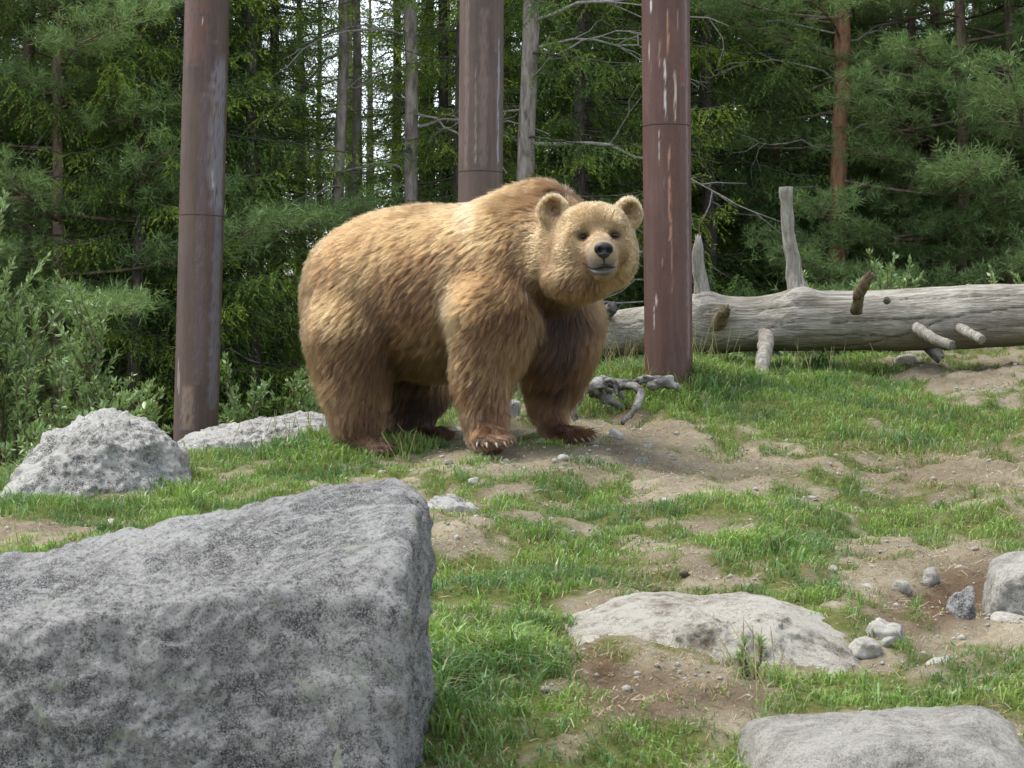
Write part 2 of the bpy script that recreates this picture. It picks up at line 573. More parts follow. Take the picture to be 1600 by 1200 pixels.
# ------------------------------------------------------------------ steel posts
def post_mat(name, base, base2, sheen):
    m = NT(name)
    v = m.objc((1, 1, 0.06))
    a = m.noise(v, 38, 5, 0.6)
    b = m.noise(m.objc((1, 1, 0.5)), 5, 4, 0.6)
    f = m.noise(m.objc((1, 1, 1)), 120, 3, 0.6)
    col = m.mix(m.ramp(b, (0.35, 0.0), (0.65, 1.0)), base, base2)
    col = m.mix(m.ramp(a, (0.45, 0.0), (0.75, 0.4)), col, tuple(min(1, c * 1.7) for c in base))
    col = m.mix(m.ramp(f, (0.5, 0.0), (0.7, 0.45)), col, tuple(c * 0.5 for c in base))
    gr_ = m.noise(m.objc((1, 1, 0.22)), 9, 8, 0.72, 0.6)
    col = m.mix(m.ramp(gr_, (0.52, 0.0), (0.64, 0.5)), col, tuple(min(1, c * 1.45 + 0.02) for c in base2))
    col = m.mix(m.ramp(gr_, (0.34, 0.55), (0.46, 0.0)), col, tuple(c * 0.55 for c in base))
    mk = m.attr('mark')
    ma = m.attr('mark_amount', 'Fac')
    col = m.mix(ma, col, mk)
    rough = m.math('ADD', sheen, m.math('MULTIPLY', gr_, 0.28))
    return m.done(m.princ(col, rough, m.bump(m.math('ADD', a, m.math('MULTIPLY', f, 0.5)), 0.12, 0.004), 0.3))


def pipe_section(name, r, z0, z1, mat, parent, marks, dz=0.018, n=128):
    k = max(2, int((z1 - z0) / dz))
    zs = np.linspace(z0, z1, k)
    th = np.arange(n) / n * 2 * pi
    TH, ZZ = np.meshgrid(th, zs)
    rr = r * (1 + 0.004 * fbm(np.stack([np.cos(TH) * 2, np.sin(TH) * 2, ZZ * 1.3], -1), 2))
    pass
    V = np.stack([rr * np.cos(TH), rr * np.sin(TH), ZZ], -1).reshape(-1, 3)
    i = np.arange(k - 1)[:, None] * n; j = np.arange(n)[None]; jj = (j + 1) % n
    q = np.stack([i + j, i + jj, i + n + jj, i + n + j], -1).reshape(-1, 4)
    mc = np.zeros((k, n, 3)); ma = np.zeros((k, n))
    dth = (TH + pi / 2 + pi) % (2 * pi) - pi          # angle away from the side we see
    for (side, za, zb, wdt, colr, amt) in marks:      # side: -1..1 across the visible face
        t0 = math.asin(max(-0.99, min(0.99, side)))
        wob = 0.05 * perlin(np.stack([ZZ * 7, ZZ * 0 + side * 40, ZZ * 0], -1))
        ww = 0.6 * wdt / r * (0.7 + 0.9 * np.abs(perlin(np.stack([ZZ * 16, ZZ * 0 + side * 90, ZZ * 0 + 3], -1))))
        mask = (1 - sstep(ww * 0.5, ww * 0.9, np.abs(dth - t0 - wob))) * sstep(za, za + 0.02, ZZ) * (1 - sstep(zb - 0.02, zb, ZZ))
        mask = mask * sstep(-0.45, -0.1, perlin(np.stack([ZZ * 24, dth * 20, ZZ * 0 + side * 11], -1))) * amt
        mc = mc * (1 - mask[..., None]) + np.array(colr) * mask[..., None]
        ma = np.maximum(ma, mask)
    mcn = np.where(ma[..., None] > 0.001, mc / np.maximum(ma[..., None], 1e-3), 0.3)
    T = []
    V = np.concatenate([V, V[:n], V[-n:]])
    mcn = np.concatenate([mcn, mcn[:1], mcn[-1:]]); ma = np.concatenate([ma, ma[:1], ma[-1:]])
    for row, flip in ((k, True), (k + 1, False)):
        idx = row * n + np.arange(1, n - 1)
        a0 = np.full(n - 2, row * n)
        T.append(np.stack([a0, idx + 1, idx] if flip else [a0, idx, idx + 1], -1))
    return mesh_np(name, V, np.concatenate(T), q, mat, True, {'mark': np.clip(mcn, 0, 1).reshape(-1, 3), 'mark_amount': ma.ravel()}, parent)


def post(label, base_px, top_px, Y, rpx, seam_py, mat, marks):
    """base_px/top_px: axis in the photo; marks given in photo pixels (dx from the axis, y0, y1, width, colour, amount)."""
    b, t = PV(*base_px, Y), PV(*top_px, Y)
    r = rpx / F * Y
    root = empty('steel_post', b)
    root.rotation_mode = 'QUATERNION'
    root.rotation_quaternion = (t - b).normalized().to_track_quat('Z', 'Y')
    # keep the side we look at facing -Y
    d = (t - b).normalized()
    xax = (Vector((1, 0, 0)) - d * d.x).normalized()
    yax = d.cross(xax)
    root.rotation_quaternion = Matrix((xax, yax, d)).transposed().to_quaternion()
    zof = lambda py: (base_px[1] - py) / F * Y
    mk = [(dx / rpx, zof(y1), zof(y0), w / F * Y, c, am) for (dx, y0, y1, w, c, am) in marks]
    s = zof(seam_py)
    pipe_section('lower_pipe', r, -0.35, s - 0.0022, mat, root, mk)
    pipe_section('upper_pipe', r * 1.003, s + 0.0022, 5.2, mat, root, mk, 0.03)
    tb = Tubes()
    tb.add([[0, 0, s - 0.006], [0, 0, s + 0.006]], [r * 0.985, r * 0.985], 64)
    w = tb.build('weld_seam', MAT['weld'], root)
    return tag(root, label, 'post', 'rusty steel posts')


m = NT('dark_weld')
MAT['weld'] = m.done(m.princ((0.035, 0.025, 0.022), 0.7))
pm1 = post_mat('brown_mill_scale_steel', (0.088, 0.057, 0.042), (0.058, 0.038, 0.032), 0.40)
pm2 = post_mat('grey_brown_steel', (0.112, 0.077, 0.060), (0.082, 0.056, 0.046), 0.42)
pm3 = post_mat('red_brown_painted_steel', (0.098, 0.050, 0.037), (0.072, 0.037, 0.030), 0.40)
CW, CO, CG, CB = (0.50, 0.46, 0.41), (0.40, 0.19, 0.10), (0.36, 0.38, 0.46), (0.06, 0.04, 0.05)
CR = (0.20, 0.085, 0.06)
post('rusty steel post behind the flat white boulder, with bluish streak, part wear, part painted sheen', (306, 672), (324, 0), 12.0, 34.8, 338, pm1,
     [(27, 90, 330, 34, (0.20, 0.21, 0.25), 0.5), (29, 300, 640, 26, (0.15, 0.155, 0.19), 0.45), (15, 110, 300, 10, (0.19, 0.185, 0.20), 0.4), (12, 66, 112, 34, CB, 0.45), (-14, 0, 105, 60, CR, 0.3), (4, 150, 600, 16, (0.11, 0.075, 0.085), 0.6),  # bluish grey streaks: worn steel with the metal's sheen painted in
      (-2, 30, 46, 2.5, CW, 1), (20, 270, 300, 6, (0.4, 0.4, 0.42), 0.6), (-27, 560, 610, 2.5, CW, 0.7), (-24, 575, 630, 2, CW, 0.6), (-10, 600, 672, 30, (0.24, 0.17, 0.12), 0.6)])
post('plain brown steel post rising behind the back of the bear', (748, 640), (753, 0), 12.5, 34.6, 270, pm2,
     [(27, 60, 260, 6, CG, 0.6), (24, 80, 130, 10, CB, 0.5), (-8, 110, 260, 3, (0.30, 0.23, 0.19), 0.7), (-22, 0, 270, 9, (0.22, 0.16, 0.14), 0.5), (4, 20, 270, 14, (0.23, 0.17, 0.145), 0.4)])  # the bluish strip at the right side is a painted sky reflection
post('red brown steel post beside the head of the bear, with peeling pale streaks', (1045, 602), (1040, 0), 11.6, 37.6, 198, pm3,
     [(-4.5, 95, 200, 4.5, CW, 1), (-0.5, 20, 95, 4, CO, 0.95), (11, 118, 198, 4.5, (0.5, 0.40, 0.32), 0.9), (-24, 0, 26, 4.5, CW, 1), (-11, 0, 8, 4, CW, 1), (-28, 70, 100, 3.5, CW, 0.9),
      (-12, 70, 112, 4, CO, 0.9), (1, 230, 380, 3.2, CO, 0.85), (-14, 204, 265, 2, CW, 0.7), (-21, 459, 480, 4.5, CW, 1), (-24, 476, 515, 3.0, CW, 1), (30, 0, 560, 8, (0.24, 0.17, 0.18), 0.45),  # the long strip at the right edge paints the reflected sky
      (24, 100, 140, 12, (0.2, 0.05, 0.045), 0.6), (-26, 100, 125, 6, (0.2, 0.05, 0.045), 0.7), (4, 300, 460, 2.4, CO, 0.6), (-8, 280, 300, 2.0, CW, 0.7), (16, 20, 60, 2, CO, 0.6), (-10, 380, 420, 1.6, CO, 0.6)])


# ------------------------------------------------------------------ rocks
_ico_cache = {}


def ico(sub):
    if sub in _ico_cache: return _ico_cache[sub]
    import bmesh
    bm = bmesh.new()
    bmesh.ops.create_icosphere(bm, subdivisions=sub, radius=1.0)
    V = np.array([v.co[:] for v in bm.verts])
    T = np.array([[v.index for v in f.verts] for f in bm.faces])
    bm.free()
    _ico_cache[sub] = (norm(V), T)
    return _ico_cache[sub]


def poly_rock(name, centre, planes, mat, sub=6, p=16, rough=0.02, fscale=6.0, seed=0, fine=0.006, parent=None):
    """planes: list of (normal, distance from centre). Star-shaped, worn edges, noise for relief."""
    D, T = ico(sub)
    N = norm(np.array([q[0] for q in planes], float))
    d = np.array([q[1] for q in planes], float)
    dots = np.maximum(D @ N.T, 1e-4) / d[None]
    r = (dots ** p).sum(1) ** (-1.0 / p)
    V = D * r[:, None]
    o = np.array([seed * 7.7, seed * 3.1, seed * 1.3])
    n = fbm(V * fscale + o, 5, 0.55)
    rid = np.abs(fbm(V * fscale * 0.55 + o + 9, 3))
    f2 = fbm(V * fscale * 5 + o, 5, 0.68) - 1.1 * np.maximum(0, 0.22 - np.abs(fbm(V * fscale * 1.4 + o + 31, 4, 0.6))) * 2
    V = V + D * (rough * n + rough * 0.9 * (0.25 - rid) + fine * f2)[:, None]
    o = mesh_np(name, V, T, None, mat, True, None, parent)
    o.location = centre
    return o


def random_planes(hx, hy, hz, seed, n=14, flat=0.0):
    r = np.random.default_rng(seed)
    N = norm(r.normal(size=(n, 3)))
    N = np.concatenate([N, [[1, 0, 0], [-1, 0, 0], [0, 1, 0], [0, -1, 0], [0, 0, 1], [0, 0, -1]] + r.normal(size=(6, 3)) * 0.30])
    N = norm(N)
    H = np.array([hx, hy, hz])
    # support of an ellipsoid in that direction, jittered, so that the planes cut it
    d = np.linalg.norm(N * H, axis=1) * (1 + r.uniform(-0.22, 0.04, len(N)))
    return [(N[k], d[k]) for k in range(len(N))]


# big foreground boulder: its planes were measured at the front of the hill
bc = np.array([-0.80, 4.98, CZ - 0.80])


def plane_through(n, pt):
    n = norm(np.array(n, float))
    return (n, float(n @ (np.asarray(pt) - bc)))


top_n = (-0.201, -0.213, 1.0)
big_planes = [plane_through(top_n, P(640, 772, 5.2)),
              plane_through((-0.06, -1.0, 0.13), P(400, 915, 4.70)),
              plane_through((0.998, -0.060, -0.02), P(640, 1000, 4.85)),
              plane_through((0.72, 0.05, 0.75), P(640, 775, 5.2)),
              plane_through((0.80, -0.60, 0.10), P(612, 1000, 4.64)),
              plane_through((-0.05, -0.62, 0.80), P(420, 905, 4.72)),
              plane_through((-0.02, 1.0, 0.25), P(560, 765, 5.42)),
              plane_through((-1, 0, 0.2), (-1.75, 5, CZ - 0.8)),
              plane_through((0, 0, -1), (-0.8, 5, CZ - 1.35)),
              plane_through((-0.35, -0.85, 0.45), P(120, 1010, 4.60))]
big = poly_rock('foreground_boulder', bc, big_planes, MAT['rock_dark'], 7, 34, 0.030, 4.0, 3, 0.010)
tag(big, 'huge grey lichen spotted granite boulder filling the near corner of the picture', 'boulder')


def rock(name, px0, px1, pyt, pyb, Y, mat, seed, label, depth=None, sub=5, bury=0.25, tilt=None, rough=0.05, p=12, n=14, group=None, cat='rock'):
    hx = (px1 - px0) / 2 / F * Y
    zt, zb = P(0, pyt, Y)[2], P(0, pyb, Y)[2]
    H = zt - zb
    hz = H * (1 + bury) / 2
    cx = ((px0 + px1) / 2 - 800) / F * Y
    hy = depth if depth else hx * 0.8
    o = poly_rock(name, (cx, Y + 0.0, zt - hz), random_planes(hx * 1.04, hy, hz * 1.05, seed, n), mat, sub, p, rough * min(hx, hz) * 2, 1.6 / max(hx, hz), seed, 0.012 * min(hx, hz) * 2)
    if tilt: o.rotation_euler = tilt
    return tag(o, label, cat, group)


def planes_at(c, lst):
    c = np.array(c)
    return [(norm(np.array(n, float)), float(norm(np.array(n, float)) @ (np.array(p) - c))) for n, p in lst]


# left boulder (pyramidal, white lichen)
c = P(160, 745, 9.4)
lb = poly_rock('white_boulder', c, planes_at(c, [((-0.50, -0.35, 0.80), P(95, 700, 9.3)), ((0.05, -0.25, 1), P(175, 654, 9.45)), ((0.78, -0.35, 0.62), P(258, 700, 9.35)),
               ((0.35, -0.92, 0.45), P(220, 740, 9.15)), ((-0.3, -0.9, 0.55), P(120, 740, 9.1)), ((-1, 0, 0.3), P(24, 750, 9.4)), ((1, 0, 0.2), P(294, 745, 9.4)),
               ((0, 1, 0.5), P(170, 665, 9.75)), ((0, 0, -1), P(160, 850, 9.4)), ((0, -1, 0.1), P(160, 780, 9.02)), ((-0.55, 0.4, 0.7), P(85, 695, 9.6)), ((0.6, 0.5, 0.65), P(240, 680, 9.6))]),
               MAT['rock_white'], 6, 20, 0.034, 8, 5, 0.011)
tag(lb, 'pointed pale lichen covered boulder among grass below the leafy bushes', 'boulder')
c = P(392, 712, 10.85)
fb_ = poly_rock('white_boulder', c, planes_at(c, [((-0.02, -0.22, 1), P(430, 661, 10.95)), ((-0.5, -0.2, 0.85), P(300, 684, 10.8)), ((0.30, -0.2, 0.95), P(492, 664, 10.9)), ((-1, 0, 0.2), P(262, 715, 10.85)), ((1, 0, 0.2), P(528, 700, 10.85)),
               ((-0.1, -0.75, 0.65), P(390, 700, 10.62)), ((0.1, -1, 0.1), P(400, 730, 10.55)), ((0, 1, 0.3), P(400, 670, 11.25)), ((0, 0, -1), P(400, 775, 10.8)), ((-0.35, 0.3, 0.9), P(335, 668, 11.0))]), MAT['rock_white'], 6, 16, 0.030, 8, 23, 0.010)
tag(fb_, 'long flat whitish boulder in front of the streaked post', 'boulder')
c = P(1115, 1010, 6.25)
sl = poly_rock('granite_slab', c, planes_at(c, [((0.02, -0.06, 1), P(1155, 946, 6.40)), ((-0.24, -0.12, 1), P(960, 985, 6.25)), ((0.38, -0.12, 1), P(1260, 975, 6.3)), ((-0.6, -0.3, 0.7), P(890, 985, 6.2)),
               ((0.1, -0.66, 0.75), P(1150, 1045, 5.98)), ((-0.2, -0.75, 0.65), P(980, 1030, 5.98)), ((0.6, -0.2, 0.7), P(1340, 1010, 6.2)), ((0, 1, 0.3), P(1100, 950, 6.75)), ((0, 0, -1), P(1100, 1150, 6.2)),
               ((1, 0, 0), P(1365, 1010, 6.2)), ((-1, 0, 0), P(868, 1010, 6.2)), ((0.05, -1, 0.2), P(1100, 1080, 5.9))]), MAT['rock_slab'], 6, 7, 0.042, 5, 8, 0.009)
tag(sl, 'broad pale granite slab half buried in turf with brown soil below it', 'rock slab')
c = P(1410, 1190, 5.05)
br = poly_rock('rounded_boulder', c, planes_at(c, [((-0.07, -0.04, 1), P(1440, 1112, 5.15)), ((-0.45, -0.2, 0.9), P(1230, 1150, 5.0)), ((0.45, -0.2, 0.85), P(1545, 1130, 5.05)), ((-1, -0.1, 0.2), P(1186, 1180, 5.0)),
               ((1, -0.1, 0.3), P(1612, 1190, 5.0)), ((0, -1, 0.25), P(1400, 1215, 4.78)), ((-0.1, -0.7, 0.7), P(1400, 1165, 4.84)), ((0, 1, 0.5), P(1400, 1120, 5.25)), ((0, 0, -1), P(1400, 1320, 5.0))]),
               MAT['rock_grey'], 6, 14, 0.014, 8, 13, 0.004)
tag(br, 'smooth rounded beige grey boulder in the grass at the bottom edge', 'boulder')
c = P(1640, 930, 7.0)
rb = poly_rock('rounded_boulder', c, planes_at(c, [((-0.38, -0.05, 0.9), P(1590, 885, 7.0)), ((-1, 0.12, 0.12), P(1552, 925, 6.95)), ((-0.2, -1, 0.12), P(1580, 930, 6.88)), ((0.1, 0, 1), P(1640, 870, 7.0)),
               ((1, 0, 0), P(1760, 930, 7.0)), ((0, 1, 0), P(1640, 930, 7.3)), ((0, 0, -1), P(1640, 985, 7.0)), ((-0.7, -0.3, -0.5), P(1552, 965, 6.95))]), MAT['rock_grey'], 6, 14, 0.010, 9, 17, 0.004)
tag(rb, 'grey boulder standing in the brown soil hollow, cut by the picture edge', 'boulder')

ROCKS = [('half_buried_stone', 655, 745, 776, 832, 8.3, 'rock_white', 31, 'rough white stone just behind the corner of the huge boulder', 0.13, 5),
         ('half_buried_stone', 715, 788, 825, 872, 7.75, 'rock_white', 32, 'small grey white stone sunk in dry grass right of the huge boulder', 0.09, 5),
         ('pale_stone', 638, 688, 738, 762, 9.35, 'pebble', 33, 'flat white stone on the bare soil in front of the hind leg', 0.07, 4),
         ('pale_stone', 1358, 1412, 968, 1004, 6.45, 'pebble', 34, 'white wedge shaped stone at the right end of the pale slab', 0.06, 4),
         ('pale_stone', 1326, 1376, 996, 1018, 6.28, 'pebble', 44, 'small flat white stone touching the tail of the pale slab', 0.05, 4),
         ('pale_stone', 1440, 1494, 1026, 1050, 6.15, 'pebble', 35, 'flat pale stone in the grass above the smooth boulder', 0.05, 4),
         ('grey_stone', 1476, 1524, 932, 968, 6.75, 'rock_dark', 36, 'small grey stone leaning in the brown soil hollow', 0.06, 4),
         ('pale_stone', 1545, 1625, 966, 984, 6.75, 'pebble', 37, 'long narrow white stone at the foot of the edge boulder', 0.06, 4),
         ('pale_stone', 1394, 1446, 557, 578, 13.0, 'rock_slab', 38, 'rounded pale stone on the grass under the fallen trunk', 0.08, 4),
         ('grey_stone', 984, 1014, 718, 738, 9.65, 'rock_grey', 39, 'angular grey stone in short grass right of the front paws', 0.04, 4),
         ('pale_stone', 788, 814, 622, 664, 11.0, 'rock_white', 40, 'white upright stone seen between the front legs of the bear', 0.08, 4),
         ('grey_stone', 828, 856, 688, 702, 9.95, 'rock_grey', 41, 'little round grey stone between the two front paws', 0.04, 4),
         ('grey_stone', 694, 724, 668, 686, 10.75, 'rock_grey', 42, 'dark grey stone behind the far hind paw', 0.05, 4),
         ('pale_stone', 1340, 1365, 913, 930, 7.1, 'pebble', 43, 'small white pebble above the hollow', 0.03, 3),
         ('pale_stone', 1395, 1424, 906, 924, 7.15, 'pebble', 45, 'pale pebble on the crumbling soil bank', 0.035, 3),
         ('pale_stone', 1440, 1466, 890, 908, 7.3, 'rock_grey', 46, 'light grey pebble at the top of the brown soil bank', 0.035, 3),
         ('pale_stone', 158, 182, 812, 828, 8.35, 'pebble', 47, 'small white stone in grass above the left end of the huge boulder', 0.03, 3),
         ('pale_stone', 1470, 1560, 1074, 1092, 5.75, 'pebble', 48, 'thin pale stone flake in grass above the smooth boulder', 0.05, 4),
         ('pale_stone', 1555, 1610, 1068, 1090, 5.85, 'pebble', 49, 'pale stone flake near the picture edge above the smooth boulder', 0.05, 4),
         ('pale_stone', 950, 975, 672, 684, 10.3, 'pebble', 50, 'white pebble in grass right of the far front paw', 0.03, 3),
         ('pale_stone', 735, 770, 672, 690, 10.6, 'rock_grey', 51, 'grey stone in grass behind the near front leg', 0.05, 3),
         ]
for (nm, a, b, t_, bt, Y, mt, sd, lab, dep, sub) in ROCKS:
    cx = ((a + b) / 2 - 800) / F * Y
    o = rock(nm, a, b, t_, bt, Y, MAT[mt], sd, lab, dep, sub, 0.5, None, 0.10, 22, 13, None, 'stone')

# little pale stones lying about on the slope
for k, (px, py, Y) in enumerate([(702, 748, 9.2), (820, 744, 9.2), (880, 738, 9.3), (790, 724, 9.5), (905, 722, 9.6), (930, 703, 9.9), (1012, 703, 9.9), (960, 784, 8.6), (1270, 772, 8.9), (1120, 890, 7.2), (880, 846, 7.7), (1052, 745, 9.2),
                                 (1180, 742, 9.3), (690, 716, 9.7), (1040, 776, 8.7), (1300, 905, 7.2), (1385, 1018, 6.3), (1235, 700, 10.0), (740, 770, 8.9), (1095, 830, 7.9), (600, 742, 9.4)]):
    p = P(px, py, Y); w_ = (0.022, 0.016, 0.028, 0.019)[k % 4]
    o = poly_rock('pale_stone', (p[0], p[1], gz1(p[0], p[1]) + w_ * 0.15), random_planes(w_, w_ * 0.8, w_ * 0.55, 300 + k, 12), MAT['pebble'], 3, 16, w_ * 0.12, 30, k, w_ * 0.03)
    o.rotation_euler = (0, 0, k * 1.3)
    tag(o, 'little pale stone lying loose on the grassy slope', 'stone', 'little pale stones loose on the slope')

# gravel strewn over the bare soil: too small to pick apart
pr = np.random.default_rng(77)
D2, T2 = ico(1)
GVs, GTs, nn_, cnt = [], [], 0, 0
cand = []
while len(cand) < 6500:
    Y = pr.uniform(5.6, 12.8); px = pr.uniform(680, 1610) if pr.random() < 0.85 else pr.uniform(0, 680)
    cand.append(((px - 800) / F * Y, Y))
cand = np.array(cand)
cz_ = ground_z(cand[:, 0], cand[:, 1])
cg_ = grassiness(cand[:, 0], cand[:, 1], cz_)
for k in range(len(cand)):
    if cg_[k] > 0.5 and pr.random() < 0.93: continue
    cl_ = fbm(np.array([[cand[k, 0] * 3, cand[k, 1] * 3, 2.0]]), 2)[0]
    if pr.random() > 0.6 + cl_ * 0.7: continue
    s_ = pr.choice([0.004, 0.006, 0.009, 0.015], p=[0.40, 0.34, 0.20, 0.06])
    Vp = D2 * (np.array([1, pr.uniform(.65, 1), pr.uniform(.45, .8)]) * s_) * (1 + 0.22 * pr.normal(size=(len(D2), 1)) * 0.35)
    a_ = pr.uniform(0, 6.28)
    Vp = Vp @ np.array([[math.cos(a_), -math.sin(a_), 0], [math.sin(a_), math.cos(a_), 0], [0, 0, 1]])
    GVs.append(Vp + np.array([cand[k, 0], cand[k, 1], cz_[k] + s_ * 0.12])); GTs.append(T2 + nn_); nn_ += len(D2)
gravel = mesh_np('gravel', np.concatenate(GVs), np.concatenate(GTs), None, MAT['pebble'])
tag(gravel, 'fine pale gravel strewn over the bare soil', None, None, 'stuff')

# cones lying on the soil
cone_m = NT('cone_scales')
MAT['cone'] = cone_m.done(cone_m.princ((0.05, 0.035, 0.025), 0.9))
for k, (px, py, Y, lab) in enumerate([(1070, 916, 7.2, 'small dark fir cone on the sandy soil above the pale slab'), (1024, 965, 6.9, 'lone fir cone lying in the thin turf left above the pale slab')]):
    D, T = ico(3)
    V = D * np.array([0.016, 0.012, 0.011])
    th = np.arctan2(D[:, 1], D[:, 2])
    V *= (1 + 0.16 * np.sign(np.sin(th * 4 + D[:, 0] * 9)) * 0.7 + 0.1 * np.sin(D[:, 0] * 22))[:, None]
    o = mesh_np('fir_cone', V, T, None, MAT['cone'])
    p = P(px, py, Y)
    o.location = (p[0], p[1], gz1(p[0], p[1]) + 0.008)
    o.rotation_euler = (0, 0.1, k + 0.6)
    tag(o, lab, 'fir cone')


# ------------------------------------------------------------------ fallen trunk
def rebase(o, L):
    o.data.transform(Matrix.Translation(-Vector(L)))
    return o


def dead_wood(name, axis_scale, base=(0.285, 0.265, 0.225), dark=(0.16, 0.148, 0.124), pale=(0.39, 0.37, 0.32)):
    m = NT(name)
    v = m.objc(axis_scale)
    a = m.noise(v, 36, 6, 0.65, 0.3)
    b = m.noise(m.objc((1, 1, 1)), 4, 5, 0.65)
    c = m.noise(v, 110, 3, 0.6)
    col = m.ramp(a, (0.36, dark), (0.5, base), (0.62, pale))
    col = m.mix(m.ramp(b, (0.46, 0.0), (0.62, 0.6)), col, dark)
    g2 = m.noise(v, 75, 6, 0.75)
    col = m.mix(m.ramp(g2, (0.32, 0.7), (0.44, 0.0)), col, tuple(q * 0.45 for q in dark))
    col = m.mix(m.ramp(c, (0.55, 0.0), (0.72, 0.5)), col, pale)
    ck = m.attr('crack', 'Fac')
    col = m.mix(ck, col, (0.035, 0.028, 0.02))
    mo = m.attr('brown_tone', 'Fac')
    col = m.mix(mo, col, m.mix(b, (0.10, 0.085, 0.05), (0.16, 0.15, 0.08)))
    return m.done(m.princ(col, 0.85, m.bump(m.math('ADD', a, m.math('MULTIPLY', c, 0.7)), 0.9, 0.018), 0.1))


MAT['log'] = dead_wood('silver_dead_wood', (0.06, 1, 1))
MAT['stub'] = dead_wood('silver_dead_branch', (1, 1, 0.12))
MAT['rot'] = bark('rotten_brown_wood', (0.13, 0.098, 0.06), (0.055, 0.04, 0.026), (0.22, 0.18, 0.12), 0.3, 40, 0.8)
MAT['root'] = dead_wood('grey_root_wood', (0.3, 0.3, 0.3), (0.17, 0.162, 0.15), (0.05, 0.047, 0.043), (0.36, 0.35, 0.33))

LK = np.array([(880, 527, 13.3, 33), (950, 522, 13.2, 36), (1020, 515, 13.1, 38), (1085, 508, 13.0, 45), (1125, 508, 12.98, 45), (1180, 506, 12.95, 43), (1240, 502, 12.9, 46.5), (1300, 501, 12.88, 46),
               (1400, 500, 12.84, 48), (1500, 496, 12.8, 49.5), (1600, 492, 12.75, 49), (1800, 483, 12.65, 52), (2100, 470, 12.5, 55)], float)
LOG0 = P(1240, 560, 12.9)
n_al, n_ar = 520, 112
tpx = np.linspace(880, 2100, n_al)
lpy = np.interp(tpx, LK[:, 0], LK[:, 1]); lY = np.interp(tpx, LK[:, 0], LK[:, 2]); lr = np.interp(tpx, LK[:, 0], LK[:, 3])
ker = np.ones(15) / 15
sm = lambda a: np.convolve(np.pad(a, 7, 'edge'), ker, 'valid')
lpy, lY, lr = sm(lpy), sm(lY), sm(lr)
axis = np.stack([(tpx - 800) / F * lY, lY, CZ + (600 - lpy) / F * lY], -1)
lrm = lr / F * lY
th = np.arange(n_ar) / n_ar * 2 * pi            # 0 = towards us, pi/2 = up
AX = axis[:, None, :]
dirs = np.stack([0 * th, -np.cos(th), np.sin(th)], -1)[None]
TPX, TH = np.meshgrid(tpx, th, indexing='ij')
nzc = np.stack([TPX / 60, np.cos(TH) * 1.3, np.sin(TH) * 1.3], -1)
rad = lrm[:, None] * (1 + 0.035 * fbm(nzc, 4) + 0.012 * fbm(np.stack([TPX / 90, np.cos(TH) * 9, np.sin(TH) * 9], -1), 3))
crack = np.zeros_like(TH)
for line, wd in [([(1195, 550), (1260, 545), (1340, 540), (1420, 522), (1450, 506), (1500, 492), (1600, 480), (1750, 470)], 1.6),
                 ([(1120, 533), (1165, 528), (1200, 512), (1235, 504)], 1.1), ([(1290, 506), (1400, 500), (1480, 497)], 0.8), ([(1090, 492), (1180, 486), (1260, 478)], 0.6),
                 ([(945, 512), (1010, 503)], 1.0), ([(1500, 520), (1560, 512), (1700, 505)], 0.9), ([(1240, 528), (1330, 524), (1400, 528)], 0.8), ([(1380, 470), (1470, 466), (1600, 462)], 0.6)]:
    line = np.array(line, float)
    yy = np.interp(tpx, line[:, 0], line[:, 1], left=np.nan, right=np.nan)
    yy = yy + 3.0 * perlin(np.stack([tpx / 23, tpx * 0 + wd * 50, tpx * 0], -1)) + 1.2 * perlin(np.stack([tpx / 7, tpx * 0 + wd * 90, tpx * 0], -1))
    t0 = np.arcsin(np.clip((lpy - yy) / lr, -0.98, 0.98))
    dd = (TH - t0[:, None] + pi) % (2 * pi) - pi
    wv = wd * (0.6 + 0.9 * np.abs(perlin(np.stack([tpx / 40, tpx * 0 + wd * 3, tpx * 0 + 9], -1)))) / lr
    c_ = np.nan_to_num(np.exp(-(dd / np.maximum(wv[:, None], 0.020)) ** 2))
    crack = np.maximum(crack, c_)
# swellings where branches leave the trunk
for (px, py, amp, s) in [(1098, 470, 0.35, 26), (1250, 462, 0.25, 28), (1385, 470, 0.10, 12), (1445, 520, 0.10, 20), (1128, 492, 0.12, 22), (1195, 530, 0.12, 22), (1515, 458, 0.06, 12)]:
    c_py = np.interp(px, tpx, lpy); c_r = np.interp(px, tpx, lr)
    t0 = math.asin(max(-1, min(1, (c_py - py) / c_r)))
    dd = ((TH - t0 + pi) % (2 * pi) - pi) * c_r
    rad *= 1 + amp * np.exp(-((TPX - px) / s) ** 2 - (dd / (s * 0.8)) ** 2)
rad = rad * (1 - 0.05 * crack)
V = (AX + dirs * rad[..., None]).reshape(-1, 3)
i = np.arange(n_al - 1)[:, None] * n_ar; j = np.arange(n_ar)[None]; jj = (j + 1) % n_ar
q = np.stack([i + j, i + n_ar + j, i + n_ar + jj, i + jj], -1).reshape(-1, 4)
ends = []
for row, fl in ((0, False), (n_al - 1, True)):
    idx = row * n_ar + np.arange(1, n_ar - 1); a0 = np.full(n_ar - 2, row * n_ar)
    ends.append(np.stack([a0, idx, idx + 1] if not fl else [a0, idx + 1, idx], -1))
brown_tone = np.clip(sstep(-0.25, -0.85, np.sin(TH)) * 0.8 + 0.25 * sstep(0.1, 0.5, fbm(nzc * 2 + 5, 4)), 0, 0.8)  # browner towards the underside, plus random brown patches
brown_tone = np.maximum(brown_tone, 0.75 * np.exp(-((TPX - 1122) / 20) ** 2 - ((TH + 0.2) / 0.6) ** 2) * (0.5 + 0.5 * (TH < pi)))
fallen = empty('fallen_trunk', LOG0)
tag(fallen, 'silver grey fallen tree trunk with broken branch stubs lying across the hilltop', 'fallen trunk')
